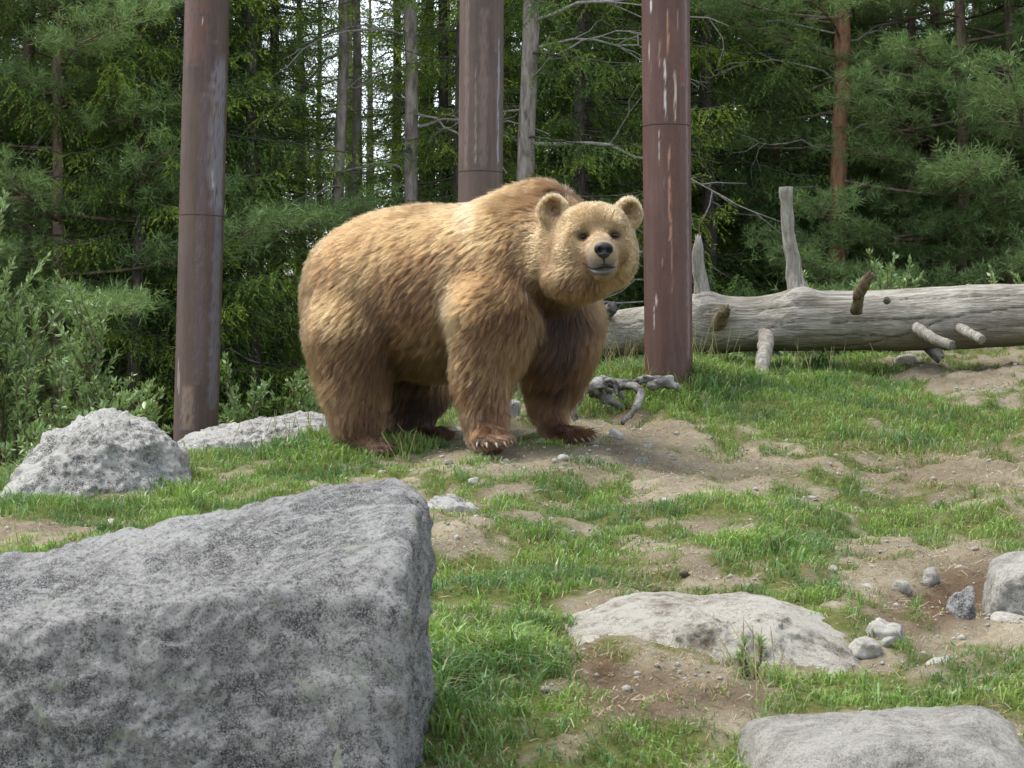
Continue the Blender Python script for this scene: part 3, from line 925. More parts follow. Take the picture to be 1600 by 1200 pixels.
o = mesh_np('trunk', V, np.concatenate(ends), q, MAT['log'], True, {'crack': np.clip(crack * (0.55 + 0.6 * fbm(nzc * 3 + 40, 2)), 0, 0.9).ravel(), 'brown_tone': brown_tone.ravel()}, fallen)
rebase(o, LOG0)


def stub(pts, rpx, mat='stub', name='branch_stub', broken=0.0, sides=20, label=None):
    """pts: photo points with distance, rpx: radii in photo pixels."""
    p = np.array([P(*a) for a in pts])
    Ym = np.array([a[2] for a in pts])
    k = 26
    s = np.linspace(0, len(pts) - 1, k)
    pp = np.stack([np.interp(s, np.arange(len(pts)), p[:, c]) for c in range(3)], -1)
    pad = np.pad(pp, ((2, 2), (0, 0)), 'edge')
    pp[1:-1] = ((pad[:-4] + pad[1:-3] + pad[2:-2] + pad[3:-1] + pad[4:]) / 5)[1:-1]
    rr = np.interp(s, np.arange(len(pts)), np.array(rpx) / F * Ym)
    t = Tubes()
    t.add(pp, rr, sides, True, 0.24)
    if broken:
        V = t.V[0]
        last = V[(k - 1) * sides:k * sides]
        d = norm(pp[-1] - pp[-3])
        last += d[None] * (rng.uniform(-0.3, 1, (sides, 1)) * broken)
        V[-1] -= d * broken * 0.4
    o = t.build(name, MAT[mat], fallen)
    rebase(o, LOG0)
    if label: o['label'] = label
    return o


stub([(1100, 482, 12.95), (1095, 455, 12.93), (1090, 410, 12.9), (1092, 385, 12.9), (1091, 372, 12.9)], [22, 12, 10.5, 9, 4], broken=0.03, label='pointed upright branch stub')
stub([(1252, 470, 12.92), (1243, 440, 12.9), (1236, 390, 12.9), (1229, 340, 12.88), (1228, 292, 12.86)], [24, 13, 11, 10, 10], label='tall sawn upright branch stub')
stub([(1338, 485, 12.66), (1342, 462, 12.5), (1352, 440, 12.4), (1360, 431, 12.36)], [9, 9.5, 9, 7], 'rot', broken=0.03, label='brown rotten branch stub')
stub([(1122, 508, 12.8), (1127, 494, 12.7), (1133, 484, 12.62)], [12, 11, 9], 'rot', broken=0.035, label='crumbled brown knot')
stub([(1198, 520, 12.85), (1196, 545, 12.6), (1190, 575, 12.42), (1188, 612, 12.3)], [13, 12, 11, 11], label='short branch leg propping the trunk on the grass')
stub([(1428, 508, 12.72), (1445, 522, 12.5), (1466, 533, 12.36), (1488, 540, 12.3)], [8, 9, 8, 7.5], broken=0.015)
stub([(1495, 510, 12.7), (1510, 518, 12.5), (1524, 526, 12.36), (1534, 531, 12.3)], [8, 8, 7.5, 6.5], broken=0.012)
stub([(1450, 530, 12.85), (1460, 548, 12.8), (1468, 560, 12.8)], [14, 12, 9], 'root', broken=0.02)
stub([(1386, 470, 12.62), (1385, 468, 12.58)], [6, 4], 'root', 'knot')
stub([(1512, 452, 12.8), (1512, 446, 12.78)], [7, 4], 'stub', 'knot')
stub([(946, 492, 13.1), (953, 484, 13.0), (957, 480, 12.98)], [10, 11, 9], 'root', 'knot', broken=0.02)

# grey twisted root beside the red brown post
ROOT0 = P(960, 640, 11.0)
rt = empty('tree_root', ROOT0)
tag(rt, 'twisted grey weathered root arching out of the grass beside the far front paw', 'root')


def root_arm(pts, rpx, wob=0.35):
    p = np.array([P(*a) for a in pts]); Ym = np.array([a[2] for a in pts])
    k = 30; s = np.linspace(0, len(pts) - 1, k)
    pp = np.stack([np.interp(s, np.arange(len(pts)), p[:, c]) for c in range(3)], -1)
    for _ in range(2):
        pad = np.pad(pp, ((1, 1), (0, 0)), 'edge'); pp[1:-1] = ((pad[:-2] + pad[1:-1] + pad[2:]) / 3)[1:-1]
    rr = np.interp(s, np.arange(len(pts)), np.array(rpx) * 0.74 / F * Ym)
    sw = np.linspace(0, 1, k)[:, None] * np.linalg.norm(pp[-1] - pp[0]) * 14 + rpx[0]
    pp = pp + 0.014 * np.concatenate([perlin(np.concatenate([sw, sw * 0 + q0, sw * 0], 1))[:, None] for q0 in (1.5, 7.5, 13.5)], 1)
    t = Tubes(); t.add(pp, rr, 18, True, wob * 1.2)
    return rebase(t.build('root_arm', MAT['root'], rt), ROOT0)


root_arm([(896, 672, 10.75), (897, 645, 10.78), (903, 620, 10.85), (920, 602, 10.95), (942, 594, 11.05), (962, 604, 11.1), (975, 622, 11.15)], [5, 6, 7, 9, 11, 9, 6])
root_arm([(930, 600, 11.0), (955, 598, 11.1), (985, 600, 11.2), (1015, 594, 11.3), (1050, 592, 11.35)], [10, 9, 8, 9, 7])
root_arm([(968, 606, 11.1), (988, 602, 11.0), (1003, 612, 10.95), (996, 630, 10.9), (982, 646, 10.85), (974, 662, 10.82)], [7, 9, 9, 8, 6, 5])
root_arm([(915, 606, 11.0), (928, 612, 11.05), (950, 622, 11.1), (970, 640, 11.12)], [10, 12, 12, 6], 0.5)
root_arm([(1016, 606, 11.2), (1026, 600, 11.15), (1045, 598, 11.2), (1062, 606, 11.3)], [9, 11, 9, 6], 0.5)
root_arm([(890, 628, 10.9), (902, 616, 10.95), (925, 605, 11.05)], [4, 6, 8], 0.4)
root_arm([(905, 630, 10.88), (912, 612, 10.92), (935, 602, 11.0), (958, 612, 11.05)], [3, 4, 5, 5], 0.5)
root_arm([(940, 598, 11.05), (950, 592, 11.0), (962, 598, 10.98), (966, 618, 10.95)], [5, 6, 5, 3], 0.5)
root_arm([(1000, 600, 11.2), (1012, 590, 11.2), (1025, 592, 11.2)], [4, 5, 3], 0.4)


# ------------------------------------------------------------------ the bear
def surface_nets(Fg, org, h):
    ins = Fg < 0
    c = [ins[a:ins.shape[0] - 1 + a, b:ins.shape[1] - 1 + b, d:ins.shape[2] - 1 + d] for a in (0, 1) for b in (0, 1) for d in (0, 1)]
    s = sum(x.astype(np.int8) for x in c)
    act = (s > 0) & (s < 8)
    I = np.argwhere(act)
    idx = np.full(act.shape, -1, np.int64)
    idx[act] = np.arange(len(I))
    acc = np.zeros((len(I), 3)); cnt = np.zeros(len(I))
    cor = [(a, b, d) for a in (0, 1) for b in (0, 1) for d in (0, 1)]
    for a in range(8):
        for ax in range(3):
            if cor[a][ax]: continue
            e = list(cor[a]); e[ax] = 1
            f0 = Fg[I[:, 0] + cor[a][0], I[:, 1] + cor[a][1], I[:, 2] + cor[a][2]]
            f1 = Fg[I[:, 0] + e[0], I[:, 1] + e[1], I[:, 2] + e[2]]
            cr = (f0 < 0) != (f1 < 0)
            t = np.where(cr, f0 / np.where(cr, f0 - f1, 1), 0)
            p = np.tile(np.array(cor[a], float), (len(I), 1)); p[:, ax] += t
            acc[cr] += p[cr]; cnt[cr] += 1
    V = (I + acc / cnt[:, None]) * h + org
    Q = []
    for ax in range(3):
        o1, o2 = [(1, 2), (2, 0), (0, 1)][ax]
        sl0 = [slice(None)] * 3; sl1 = [slice(None)] * 3
        sl0[ax] = slice(0, -1); sl1[ax] = slice(1, None)
        cr = ins[tuple(sl0)] != ins[tuple(sl1)]
        E = np.argwhere(cr)
        ok = (E[:, o1] > 0) & (E[:, o2] > 0) & (E[:, o1] < Fg.shape[o1] - 1) & (E[:, o2] < Fg.shape[o2] - 1)
        E = E[ok]
        def cell(d1, d2):
            k = E.copy(); k[:, o1] += d1; k[:, o2] += d2
            return idx[k[:, 0], k[:, 1], k[:, 2]]
        qd = np.stack([cell(-1, -1), cell(0, -1), cell(0, 0), cell(-1, 0)], -1)
        fl = ~ins[E[:, 0], E[:, 1], E[:, 2]]
        qd[fl] = qd[fl][:, ::-1]
        Q.append(qd)
    return V, np.concatenate(Q)


PR = []


def px2m(r, Y): return r / F * Y


def cone(a, b, ra, rb, k=0.05):
    A, B = P(*a), P(*b)
    PR.append(('c', A, B, px2m(ra, a[2]), px2m(rb, b[2]), k))


def ell(c, r, k=0.05, ax=None, sub=False):
    """c: photo point, r: three half axes in metres along ax (rows), default x, y, z"""
    PR.append(('s' if sub else 'e', P(*c), np.array(r, float), np.eye(3) if ax is None else np.array(ax), k))


def prim_d(pr, X):
    if pr[0] == 'c':
        A, B, ra, rb = pr[1:5]
        ab = B - A
        t = np.clip(((X - A) @ ab) / (ab @ ab), 0, 1)
        return np.linalg.norm(X - A - t[..., None] * ab, axis=-1) - (ra + (rb - ra) * t)
    c, r, ax = pr[1:4]
    q = (X - c) @ ax.T
    k0 = np.linalg.norm(q / r, axis=-1)
    k1 = np.linalg.norm(q / (r * r), axis=-1)
    return k0 * (k0 - 1.0) / np.maximum(k1, 1e-9)


def combine(D, d, k, sub=False):
    if sub:
        h = np.clip(0.5 - 0.5 * (d + D) / k, 0, 1)
        return D + (-d - D) * h + k * h * (1 - h)
    h = np.clip(0.5 + 0.5 * (D - d) / k, 0, 1)
    return D + (d - D) * h - k * h * (1 - h)


def sdf(X):
    D = np.full(X.shape[:-1], 1.0)
    for pr in PR:
        D = combine(D, prim_d(pr, X), pr[-1], pr[0] == 's')
    return D


HA = R(37)
U = np.array([math.cos(HA), -math.sin(HA), 0])        # heading of the body
LAT = np.array([math.sin(HA), math.cos(HA), 0])       # to its left, away from us
UP = np.array([0, 0, 1.0])
BAX = [U, LAT, UP]
# trunk of the body
ell((594, 452, 10.46), (0.345, 0.33, 0.310), 0.08, BAX)
ell((645, 450, 10.35), (0.36, 0.345, 0.350), 0.09, BAX)
ell((695, 456, 10.25), (0.34, 0.36, 0.368), 0.09, BAX)
ell((758, 446, 10.12), (0.32, 0.345, 0.352), 0.09, BAX)
ell((806, 432, 10.02), (0.28, 0.32, 0.345), 0.09, BAX)
ell((846, 356, 10.02), (0.21, 0.15, 0.195), 0.07, BAX)          # hump
ell((812, 362, 10.08), (0.22, 0.15, 0.15), 0.08, BAX)
ell((860, 506, 10.02), (0.19, 0.25, 0.225), 0.08, BAX)           # chest
# near fore leg
ell((768, 480, 9.80), (0.20, 0.12, 0.27), 0.08, BAX)
cone((768, 500, 9.74), (752, 585, 9.74), 66, 40, 0.08)
cone((752, 580, 9.74), (757, 645, 9.72), 40, 31, 0.05)
cone((757, 645, 9.72), (760, 676, 9.69), 31, 29, 0.04)
cone((757, 684, 9.72), (768, 687, 9.60), 25, 22, 0.03)
TO1 = [(747, 692, 9.53), (760, 693, 9.50), (773, 693, 9.50), (784, 691, 9.52), (792, 687, 9.56)]
for a in TO1: cone((764, 686, 9.62), a, 16, 8.5, 0.012)
# far fore leg
ell((878, 505, 10.24), (0.165, 0.12, 0.235), 0.07, BAX)
cone((880, 505, 10.22), (866, 580, 10.2), 56, 42, 0.07)
cone((866, 575, 10.2), (857, 635, 10.18), 42, 24, 0.05)
cone((857, 632, 10.18), (866, 674, 10.12), 24, 19, 0.04)
cone((868, 678, 10.12), (893, 682, 10.02), 16, 14, 0.03)
TO2 = [(893, 686, 9.97), (903, 685, 9.97), (912, 684, 9.98), (919, 682, 10.0), (923, 679, 10.04)]
for a in TO2: cone((890, 681, 10.05), a, 11, 7, 0.01)
# near hind leg
ell((556, 500, 10.28), (0.26, 0.17, 0.31), 0.09, BAX)
cone((554, 530, 10.22), (553, 605, 10.2), 72, 45, 0.08)
cone((553, 600, 10.2), (556, 655, 10.18), 45, 37, 0.05)
cone((556, 650, 10.18), (554, 690, 10.18), 37, 28, 0.04)
cone((541, 697, 10.22), (590, 700, 10.06), 21, 16, 0.03)
TO3 = [(590, 704, 10.0), (598, 703, 10.01), (604, 701, 10.04), (608, 698, 10.08)]
for a in TO3: cone((586, 700, 10.06), a, 13, 7.5, 0.01)
# far hind leg
cone((648, 520, 10.62), (645, 600, 10.6), 72, 50, 0.08)
cone((645, 600, 10.6), (642, 655, 10.58), 46, 36, 0.05)
cone((640, 655, 10.58), (645, 676, 10.55), 34, 18, 0.04)
cone((645, 676, 10.55), (688, 680, 10.42), 14, 11, 0.03)
for a in [(690, 683, 10.38), (698, 682, 10.4), (704, 680, 10.44)]: cone((686, 679, 10.42), a, 9, 6, 0.01)
# neck and ruff
cone((822, 402, 9.98), (880, 394, 9.80), 92, 68, 0.07)
cone((848, 428, 9.88), (876, 420, 9.76), 66, 58, 0.05)
# head
HC = P(917, 388, 9.66)
fy = math.atan2(0.052, 0.37)
FD = norm(np.array([math.sin(fy), -math.cos(fy), 0.02]))     # where the face looks
FS = norm(np.cross(FD, UP)); FS = -FS if FS[0] < 0 else FS
FU = np.cross(FS, FD); FU = FU if FU[2] > 0 else -FU
HAX = [FS, FD, FU]
ell((925, 385, 9.64), (0.168, 0.20, 0.176), 0.035, HAX)
ell((899, 410, 9.62), (0.100, 0.15, 0.150), 0.05, HAX)
ell((953, 400, 9.66), (0.110, 0.14, 0.130), 0.06, HAX)
ell((896, 434, 9.57), (0.120, 0.13, 0.085), 0.06, HAX)
ell((920, 436, 9.57), (0.085, 0.11, 0.06), 0.06, HAX)
ell((930, 345, 9.57), (0.12, 0.10, 0.06), 0.06, HAX)          # forehead
ell((911, 355, 9.50), (0.046, 0.05, 0.024), 0.03, HAX)        # brows
ell((958, 352, 9.50), (0.040, 0.045, 0.024), 0.03, HAX)
ell((895, 392, 9.52), (0.065, 0.06, 0.07), 0.05, HAX)         # cheek bones
ell((968, 392, 9.52), (0.050, 0.06, 0.066), 0.05, HAX)
cone((935, 386, 9.52), (942, 401, 9.27), 31, 20.5, 0.028)    # muzzle
cone((938, 408, 9.48), (942, 417, 9.29), 27, 15.5, 0.025)        # jaw
ell((942, 396, 9.27), (0.046, 0.045, 0.040), 0.02, HAX)
# ears
EN1 = norm(np.array([-0.22, -0.97, 0.12])); EN2 = norm(np.array([0.42, -0.9, 0.12]))


def ear(c, nrm, rw, rh, tiltx):
    s = norm(np.cross(nrm, UP)); s = -s if s[0] < 0 else s
    up = np.cross(s, nrm); up = up if up[2] > 0 else -up
    a = tiltx; s2 = s * math.cos(a) + up * math.sin(a); u2 = -s * math.sin(a) + up * math.cos(a)
    ell(c, (rw, 0.036, rh), 0.025, [s2, nrm, u2])
    cc = list(c)
    p = P(*c) + nrm * 0.038
    PR.append(('s', p, np.array([rw * 0.62, 0.040, rh * 0.66]), np.array([s2, nrm, u2]), 0.012))


ear((865, 331, 9.66), EN1, 0.070, 0.070, 0.25)
ear((981, 335, 9.66), EN2, 0.066, 0.070, -0.35)
# eye hollows
for (px, py, Y) in [(912, 370, 9.465), (960, 368, 9.46)]:
    PR.append(('s', P(px, py, Y - 0.02), np.array([0.022, 0.03, 0.015]), np.array(HAX), 0.03))

lo = np.array([-1.10, 9.15, CZ - 0.40]); hi = np.array([0.70, 11.12, CZ + 0.95])
hb = 0.0115
dim = np.ceil((hi - lo) / hb).astype(int)
G = np.full(dim, 1.0, np.float32)
axs = [lo[k] + np.arange(dim[k]) * hb for k in range(3)]
for pr in PR:
    if pr[0] == 'c':
        rm = max(pr[3], pr[4]) + 0.16
        b0, b1 = np.minimum(pr[1], pr[2]) - rm, np.maximum(pr[1], pr[2]) + rm
    else:
        rm = pr[2].max() + 0.16
        b0, b1 = pr[1] - rm, pr[1] + rm
    s0 = np.clip(((b0 - lo) / hb).astype(int), 0, dim); s1 = np.clip(((b1 - lo) / hb).astype(int) + 1, 0, dim)
    if np.any(s1 <= s0): continue
    X = np.stack(np.meshgrid(*[axs[k][s0[k]:s1[k]] for k in range(3)], indexing='ij'), -1)
    sl = tuple(slice(s0[k], s1[k]) for k in range(3))
    G[sl] = combine(G[sl], prim_d(pr, X), pr[-1], pr[0] == 's')
BV, BQ = surface_nets(G, lo, hb)
# a relaxed surface: average with neighbours, keeping the shape
for _ in range(2):
    acc = np.zeros_like(BV); cn = np.zeros(len(BV))
    for a in range(4):
        b = (a + 1) % 4
        np.add.at(acc, BQ[:, a], BV[BQ[:, b]]); np.add.at(cn, BQ[:, a], 1)
        np.add.at(acc, BQ[:, b], BV[BQ[:, a]]); np.add.at(cn, BQ[:, b], 1)
    BV = BV * 0.5 + 0.5 * acc / cn[:, None]


def hit(px, py, y0=9.0, y1=10.8):
    """Point of the bear's skin seen at a photo pixel."""
    ys = np.linspace(y0, y1, 1800)
    X = np.stack([(px - 800) / F * ys, ys, CZ + (600 - py) / F * ys], -1)
    d = sdf(X)
    k = np.argmax(d < 0)
    return X[k]


BEAR0 = P(720, 700, 10.05)
bear = empty('brown_bear', BEAR0)
tag(bear, 'large golden brown bear standing on the grassy hilltop with its head turned towards us', 'bear')
NOSE = hit(942, 397)
EYES = [hit(912, 370), hit(960, 368)]


def bear_masks(X):
    """Named regions of the coat at points X."""
    rel = X - HC
    dh = np.linalg.norm(rel * np.array([1, 1, 1]), axis=1)
    head = 1 - sstep(0.20, 0.32, dh - 0.02 * (X[:, 0] > HC[0]))
    mz = X - NOSE
    muz = 1 - sstep(0.075, 0.17, np.linalg.norm(mz * np.array([1.0, 0.62, 1.0]), axis=1))
    leg = sstep(CZ - 0.02, CZ - 0.16, X[:, 2])
    paw = sstep(CZ - 0.185, CZ - 0.235, X[:, 2])
    e1 = np.linalg.norm(X - P(865, 329, 9.66), axis=1); e2 = np.linalg.norm(X - P(982, 334, 9.66), axis=1)
    earm = 1 - sstep(0.05, 0.085, np.minimum(e1, e2))
    earm = earm * (X[:, 2] > CZ + 0.62)
    eye = 1 - sstep(0.014, 0.034, np.minimum(*[np.linalg.norm((X - e) * np.array([0.8, 0.6, 1.2]), axis=1) for e in EYES]))
    return head, muz, leg, paw, earm, eye


# skin colour under the coat
hd, mz, lg, pw, er, ey = bear_masks(BV)
skin = np.array([0.10, 0.062, 0.034]) * np.ones((len(BV), 1))
skin = skin * (1 - hd[:, None]) + np.array([0.20, 0.14, 0.075]) * hd[:, None]
skin = skin * (1 - mz[:, None]) + np.array([0.215, 0.165, 0.105]) * mz[:, None]
bpx, bpy_ = to_px(BV[:, 0], BV[:, 1], BV[:, 2])
lipm = (mz * sstep(398, 414, bpy_) * 0.75)[:, None]
skin = skin * (1 - lipm) + np.array([0.105, 0.092, 0.085]) * lipm
skin = skin * (1 - ey[:, None] * 0.85) + np.array([0.02, 0.014, 0.01]) * ey[:, None] * 0.85
m = NT('bear_skin')
MAT['skin'] = m.done(m.princ(m.attr('tint'), 0.8, None, 0.1))
body = rebase(mesh_np('body', BV, None, BQ, MAT['skin'], True, {'tint': skin}, bear), BEAR0)

# ---- coat
me = body.data
nv = len(BV)
NV = np.zeros(nv * 3, np.float32)
me.vertex_normals.foreach_get('vector', NV)
NV = NV.reshape(-1, 3)
q4 = BV[BQ]
area = np.linalg.norm(np.cross(q4[:, 2] - q4[:, 0], q4[:, 3] - q4[:, 1]), axis=1) / 2
fc = q4.mean(1)
fn = norm(NV[BQ].sum(1))
if (fn * (fc - fc.mean(0))).sum(1).mean() < 0: fn, NV = -fn, -NV
tow = norm(np.array([0, 0, CZ]) - fc)
vis = (fn * tow).sum(1)
fhd = bear_masks(fc)
wgt = area * np.where(vis > -0.35, 1.0, 0.45) * (1 + 0.9 * fhd[0] + 7.0 * fhd[1] + 1.5 * fhd[4] + 0.7 * fhd[3])
fr = np.random.default_rng(3)


def sample_surface(n, w):
    f = fr.choice(len(BQ), n, p=w / w.sum())
    a, b = fr.random((2, n, 1))
    c4 = BV[BQ[f]]; n4 = NV[BQ[f]]
    bl = lambda k: (k[:, 0] * (1 - a) + k[:, 1] * a) * (1 - b) + (k[:, 3] * (1 - a) + k[:, 2] * a) * b
    return bl(c4), norm(bl(n4))


def flow(X, N):
    """Direction of lie, length and lift of the hair."""
    hd, mz, lg, pw, er, ey = bear_masks(X)
    d = -U * 0.62 + np.array([0, 0, -0.75]) * np.ones((len(X), 1))
    d = d * np.ones((len(X), 3))
    d = d * (1 - lg[:, None]) + (np.array([0, 0, -1.0]) - U * 0.12) * lg[:, None]
    # the paws' hair points to the toes
    d = d * (1 - pw[:, None]) + (U * 0.8 + np.array([0, 0, -0.5])) * pw[:, None]
    away = norm(X - (NOSE + FD * 0.10)) + np.array([0, 0, -0.28])
    d = d * (1 - hd[:, None]) + away * hd[:, None] * 1.0
    up = np.array([0, 0.15, 1.0])
    d = d * (1 - er[:, None]) + up * er[:, None]
    w = fbm(X * 3.0 + 2, 2)
    d = d + 0.22 * np.stack([fbm(X * 7 + 11, 2), fbm(X * 7 + 31, 2), fbm(X * 7 + 51, 2)], -1)
    t = norm(d - (d * N).sum(1, keepdims=True) * N)
    L = 0.058 + 0.010 * w
    belly = sstep(0.1, -0.7, N[:, 2]) * sstep(CZ + 0.35, CZ + 0.05, X[:, 2]) * (1 - lg)
    L = L + 0.05 * belly
    L = L * (1 - lg) + 0.045 * lg
    L = L * (1 - pw) + 0.024 * pw
    L = L * (1 - hd) + (0.020 + 0.022 * sstep(0.0, -0.16, X[:, 2] - HC[2])) * hd
    L = L * (1 - mz) + 0.009 * mz
    L = L * (1 - er) + 0.020 * er
    L = L * (1 - 0.6 * ey)
    eb = np.exp(-(np.minimum(*[np.linalg.norm(X - e, axis=1) for e in EYES]) / 0.045) ** 2); L = L * (1 - 0.5 * eb)
    face = np.exp(-(np.linalg.norm(X - (NOSE - FD * 0.12), axis=1) / 0.16) ** 2)
    L = L * (1 - 0.45 * face)
    lift = 0.44 + 0.08 * w
    lift = lift * (1 - hd) + 0.45 * hd
    lift = lift * (1 - mz) + 0.38 * mz
    return t, L, lift


def coat_colour(X, N):
    hd, mz, lg, pw, er, ey = bear_masks(X)
    n1 = fbm(X * 4.5, 3); n2 = fbm(X * 14 + 5, 3)
    gold = np.array([0.44, 0.300, 0.148]); tan = np.array([0.56, 0.42, 0.235]); brown = np.array([0.27, 0.16, 0.075]); red = np.array([0.240, 0.145, 0.076])
    px, py = to_px(X[:, 0], X[:, 1], X[:, 2])
    c = gold * np.ones((len(X), 1))
    mixc = lambda c, b, w: c * (1 - w[:, None]) + np.array(b) * w[:, None]
    c = mixc(c, brown, np.clip(0.44 + 0.75 * n1 + 0.35 * n2, 0, 0.85))
    # darker saddle over the ribs, pale band behind the shoulder, pale spot at the withers
    s = np.exp(-((px - 650) / 55) ** 2 - ((py - 455) / 75) ** 2); c = mixc(c, brown * 0.8, 0.7 * s)
    s = np.exp(-((px - 706) / 14) ** 2 - ((py - 490) / 75) ** 2); c = mixc(c, tan, 0.8 * s)
    s = np.exp(-((px - 742) / 16) ** 2 - ((py - 332) / 26) ** 2); c = mixc(c, (0.60, 0.48, 0.31), 0.7 * s)
    s = np.exp(-((px - 860) / 34) ** 2 - ((py - 300) / 18) ** 2); c = mixc(c, brown, 0.35 * s)
    c = mixc(c, brown, 0.5 * np.exp(-((px - 820) / 45) ** 2 - ((py - 335) / 28) ** 2) * np.clip(0.5 + n1, 0, 1))
    top = sstep(0.35, 0.9, N[:, 2]) * (1 - hd); c = mixc(c, tan, 0.12 * top)  # upward-facing hair is paler: rim light on the back painted into the coat
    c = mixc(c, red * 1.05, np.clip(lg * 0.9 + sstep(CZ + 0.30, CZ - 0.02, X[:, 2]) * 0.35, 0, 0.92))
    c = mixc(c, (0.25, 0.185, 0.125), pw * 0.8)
    inner = np.clip((X - P(700, 600, 10.05)) @ LAT / 0.12, 0, 1) * sstep(CZ + 0.06, CZ - 0.05, X[:, 2]) * (px < 715)      # far hind leg: dark brown hair, with its shade painted in too
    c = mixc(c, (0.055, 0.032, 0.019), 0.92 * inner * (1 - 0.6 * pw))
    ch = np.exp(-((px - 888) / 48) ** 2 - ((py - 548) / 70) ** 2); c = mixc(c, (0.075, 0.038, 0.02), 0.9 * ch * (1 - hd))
    ch = np.exp(-((px - 885) / 60) ** 2 - ((py - 498) / 28) ** 2) * (1 - hd); c = mixc(c, (0.055, 0.03, 0.017), 0.95 * ch)  # dark chest hair, deepened by the chin's shadow painted into it
    c = mixc(c, tan * (1 + 0.08 * n2[:, None]), hd * 0.85)
    c = mixc(c, (0.33, 0.19, 0.075), hd * np.clip(np.exp(-((px - 925) / 45) ** 2 - ((py - 452) / 22) ** 2) * 0.8, 0, 1))
    c = mixc(c, (0.30, 0.19, 0.09), np.clip(np.exp(-((px - 860 - 0.0035 * (py - 400) ** 2 * (py > 400)) / 9) ** 2 - ((py - 410) / 60) ** 2) * 0.7, 0, 1))  # shaded crease between cheek and ruff, painted into the hair colour
    c = mixc(c, (0.56, 0.45, 0.29), mz * 0.45)
    br_ = np.exp(-((px - 939) / 9) ** 2 - ((py - 380) / 10) ** 2) * hd; c = mixc(c, (0.66, 0.58, 0.46), 0.7 * br_)
    for (ex, ey_) in ((916, 374), (957, 372)):
        c = mixc(c, (0.20, 0.125, 0.065), 0.55 * hd * np.exp(-((px - ex) / 9) ** 2 - ((py - ey_) / 8) ** 2))
    c = mixc(c, (0.22, 0.19, 0.165), mz * sstep(396, 416, py) * 0.75)
    ein = np.exp(-((px - 868) / 13) ** 2 - ((py - 335) / 13) ** 2) + np.exp(-((px - 979) / 11) ** 2 - ((py - 341) / 13) ** 2)
    c = mixc(c, (0.62, 0.50, 0.32), er * 0.7)
    c = mixc(c, (0.14, 0.08, 0.045), np.clip(er * ein * 1.1, 0, 0.9))
    c = mixc(c, (0.03, 0.02, 0.014), ey * 0.9)
    return np.clip(c * (1 + 0.22 * fr.normal(size=(len(X), 1))), 0.008, 0.8)


NG, NS, KP = 30000, 420000, 6
gX, gN = sample_surface(NG, area)
gt, gL, gl = flow(gX, gN)
gt = norm(gt + 0.15 * fr.normal(size=gt.shape)); gl = gl * fr.uniform(0.75, 1.25, NG); gL = gL * fr.uniform(0.8, 1.3, NG)
sX, sN = sample_surface(NS, wgt)
st, sL, slft = flow(sX, sN)
st = norm(st + 0.16 * fr.normal(size=st.shape)); sL = sL * fr.uniform(0.55, 1.15, NS); slft = slft * fr.uniform(0.6, 1.4, NS)
kd = kdtree.KDTree(NG)
for k in range(NG): kd.insert(gX[k], k)
kd.balance()
gi = np.array([kd.find(p)[1] for p in sX])


def strand(X, N, t, L, lift, T):
    d = norm(t + N * lift[:, None])
    p = X[:, None] + d[:, None] * (L[:, None] * T[None])[..., None]
    sag = (L[:, None] * 0.30 * T[None] ** 2)[..., None]
    return p + t[:, None] * sag - N[:, None] * sag * 0.55


T = np.linspace(0, 1, KP)
own = strand(sX - sN * 0.004, sN, st, sL, slft, T)
gd = strand(gX, gN, gt, gL, gl, T)[gi]
near = np.linalg.norm(gX[gi] - sX, axis=1)
cl = (0.70 * fr.uniform(0.5, 1.1, NS) * np.exp(-(near / 0.026) ** 2))
lenfit = np.clip(sL / gL[gi], 0.5, 1.2)
cl = cl * (1 - 0.9 * bear_masks(sX)[1]) * (1 - 0.5 * bear_masks(sX)[0])
pts = own + (cl[:, None] * T[None] ** 1.3)[..., None] * (gd - own)
pts = pts + fr.normal(size=(NS, 1, 3)) * 0.0015 * T[None, :, None]
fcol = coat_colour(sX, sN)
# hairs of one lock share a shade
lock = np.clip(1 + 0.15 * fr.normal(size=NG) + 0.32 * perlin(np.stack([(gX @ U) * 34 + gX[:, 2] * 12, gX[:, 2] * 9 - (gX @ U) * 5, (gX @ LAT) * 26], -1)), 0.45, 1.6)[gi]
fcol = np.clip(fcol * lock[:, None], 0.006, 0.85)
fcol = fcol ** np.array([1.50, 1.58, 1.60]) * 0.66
hc = bpy.data.hair_curves.new('fur')
hc.add_curves([KP] * NS)
hc.attributes['position'].data.foreach_set('vector', (pts - BEAR0).astype(np.float32).ravel()) if 'position' in hc.attributes else hc.points.foreach_set('position', (pts - BEAR0).astype(np.float32).ravel())
ra = hc.attributes.new('radius', 'FLOAT', 'POINT') if 'radius' not in hc.attributes else hc.attributes['radius']
rbase = 0.00068 * fr.uniform(0.7, 1.2, NS) * (1 - 0.35 * bear_masks(sX)[1])
ra.data.foreach_set('value', (rbase[:, None] * np.array([1, 1, 0.95, 0.8, 0.55, 0.2])[None]).astype(np.float32).ravel())
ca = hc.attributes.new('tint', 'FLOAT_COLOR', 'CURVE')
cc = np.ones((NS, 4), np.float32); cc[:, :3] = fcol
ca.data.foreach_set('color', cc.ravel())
m = NT('bear_fur')
hi_ = m.n('HairInfo')
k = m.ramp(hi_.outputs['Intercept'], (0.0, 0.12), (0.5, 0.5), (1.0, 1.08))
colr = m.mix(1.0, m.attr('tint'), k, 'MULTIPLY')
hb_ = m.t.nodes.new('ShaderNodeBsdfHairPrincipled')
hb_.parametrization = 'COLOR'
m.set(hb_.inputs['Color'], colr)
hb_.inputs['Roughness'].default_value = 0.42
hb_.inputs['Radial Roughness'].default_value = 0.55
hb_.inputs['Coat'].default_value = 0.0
MAT['fur'] = m.done(hb_.outputs[0])
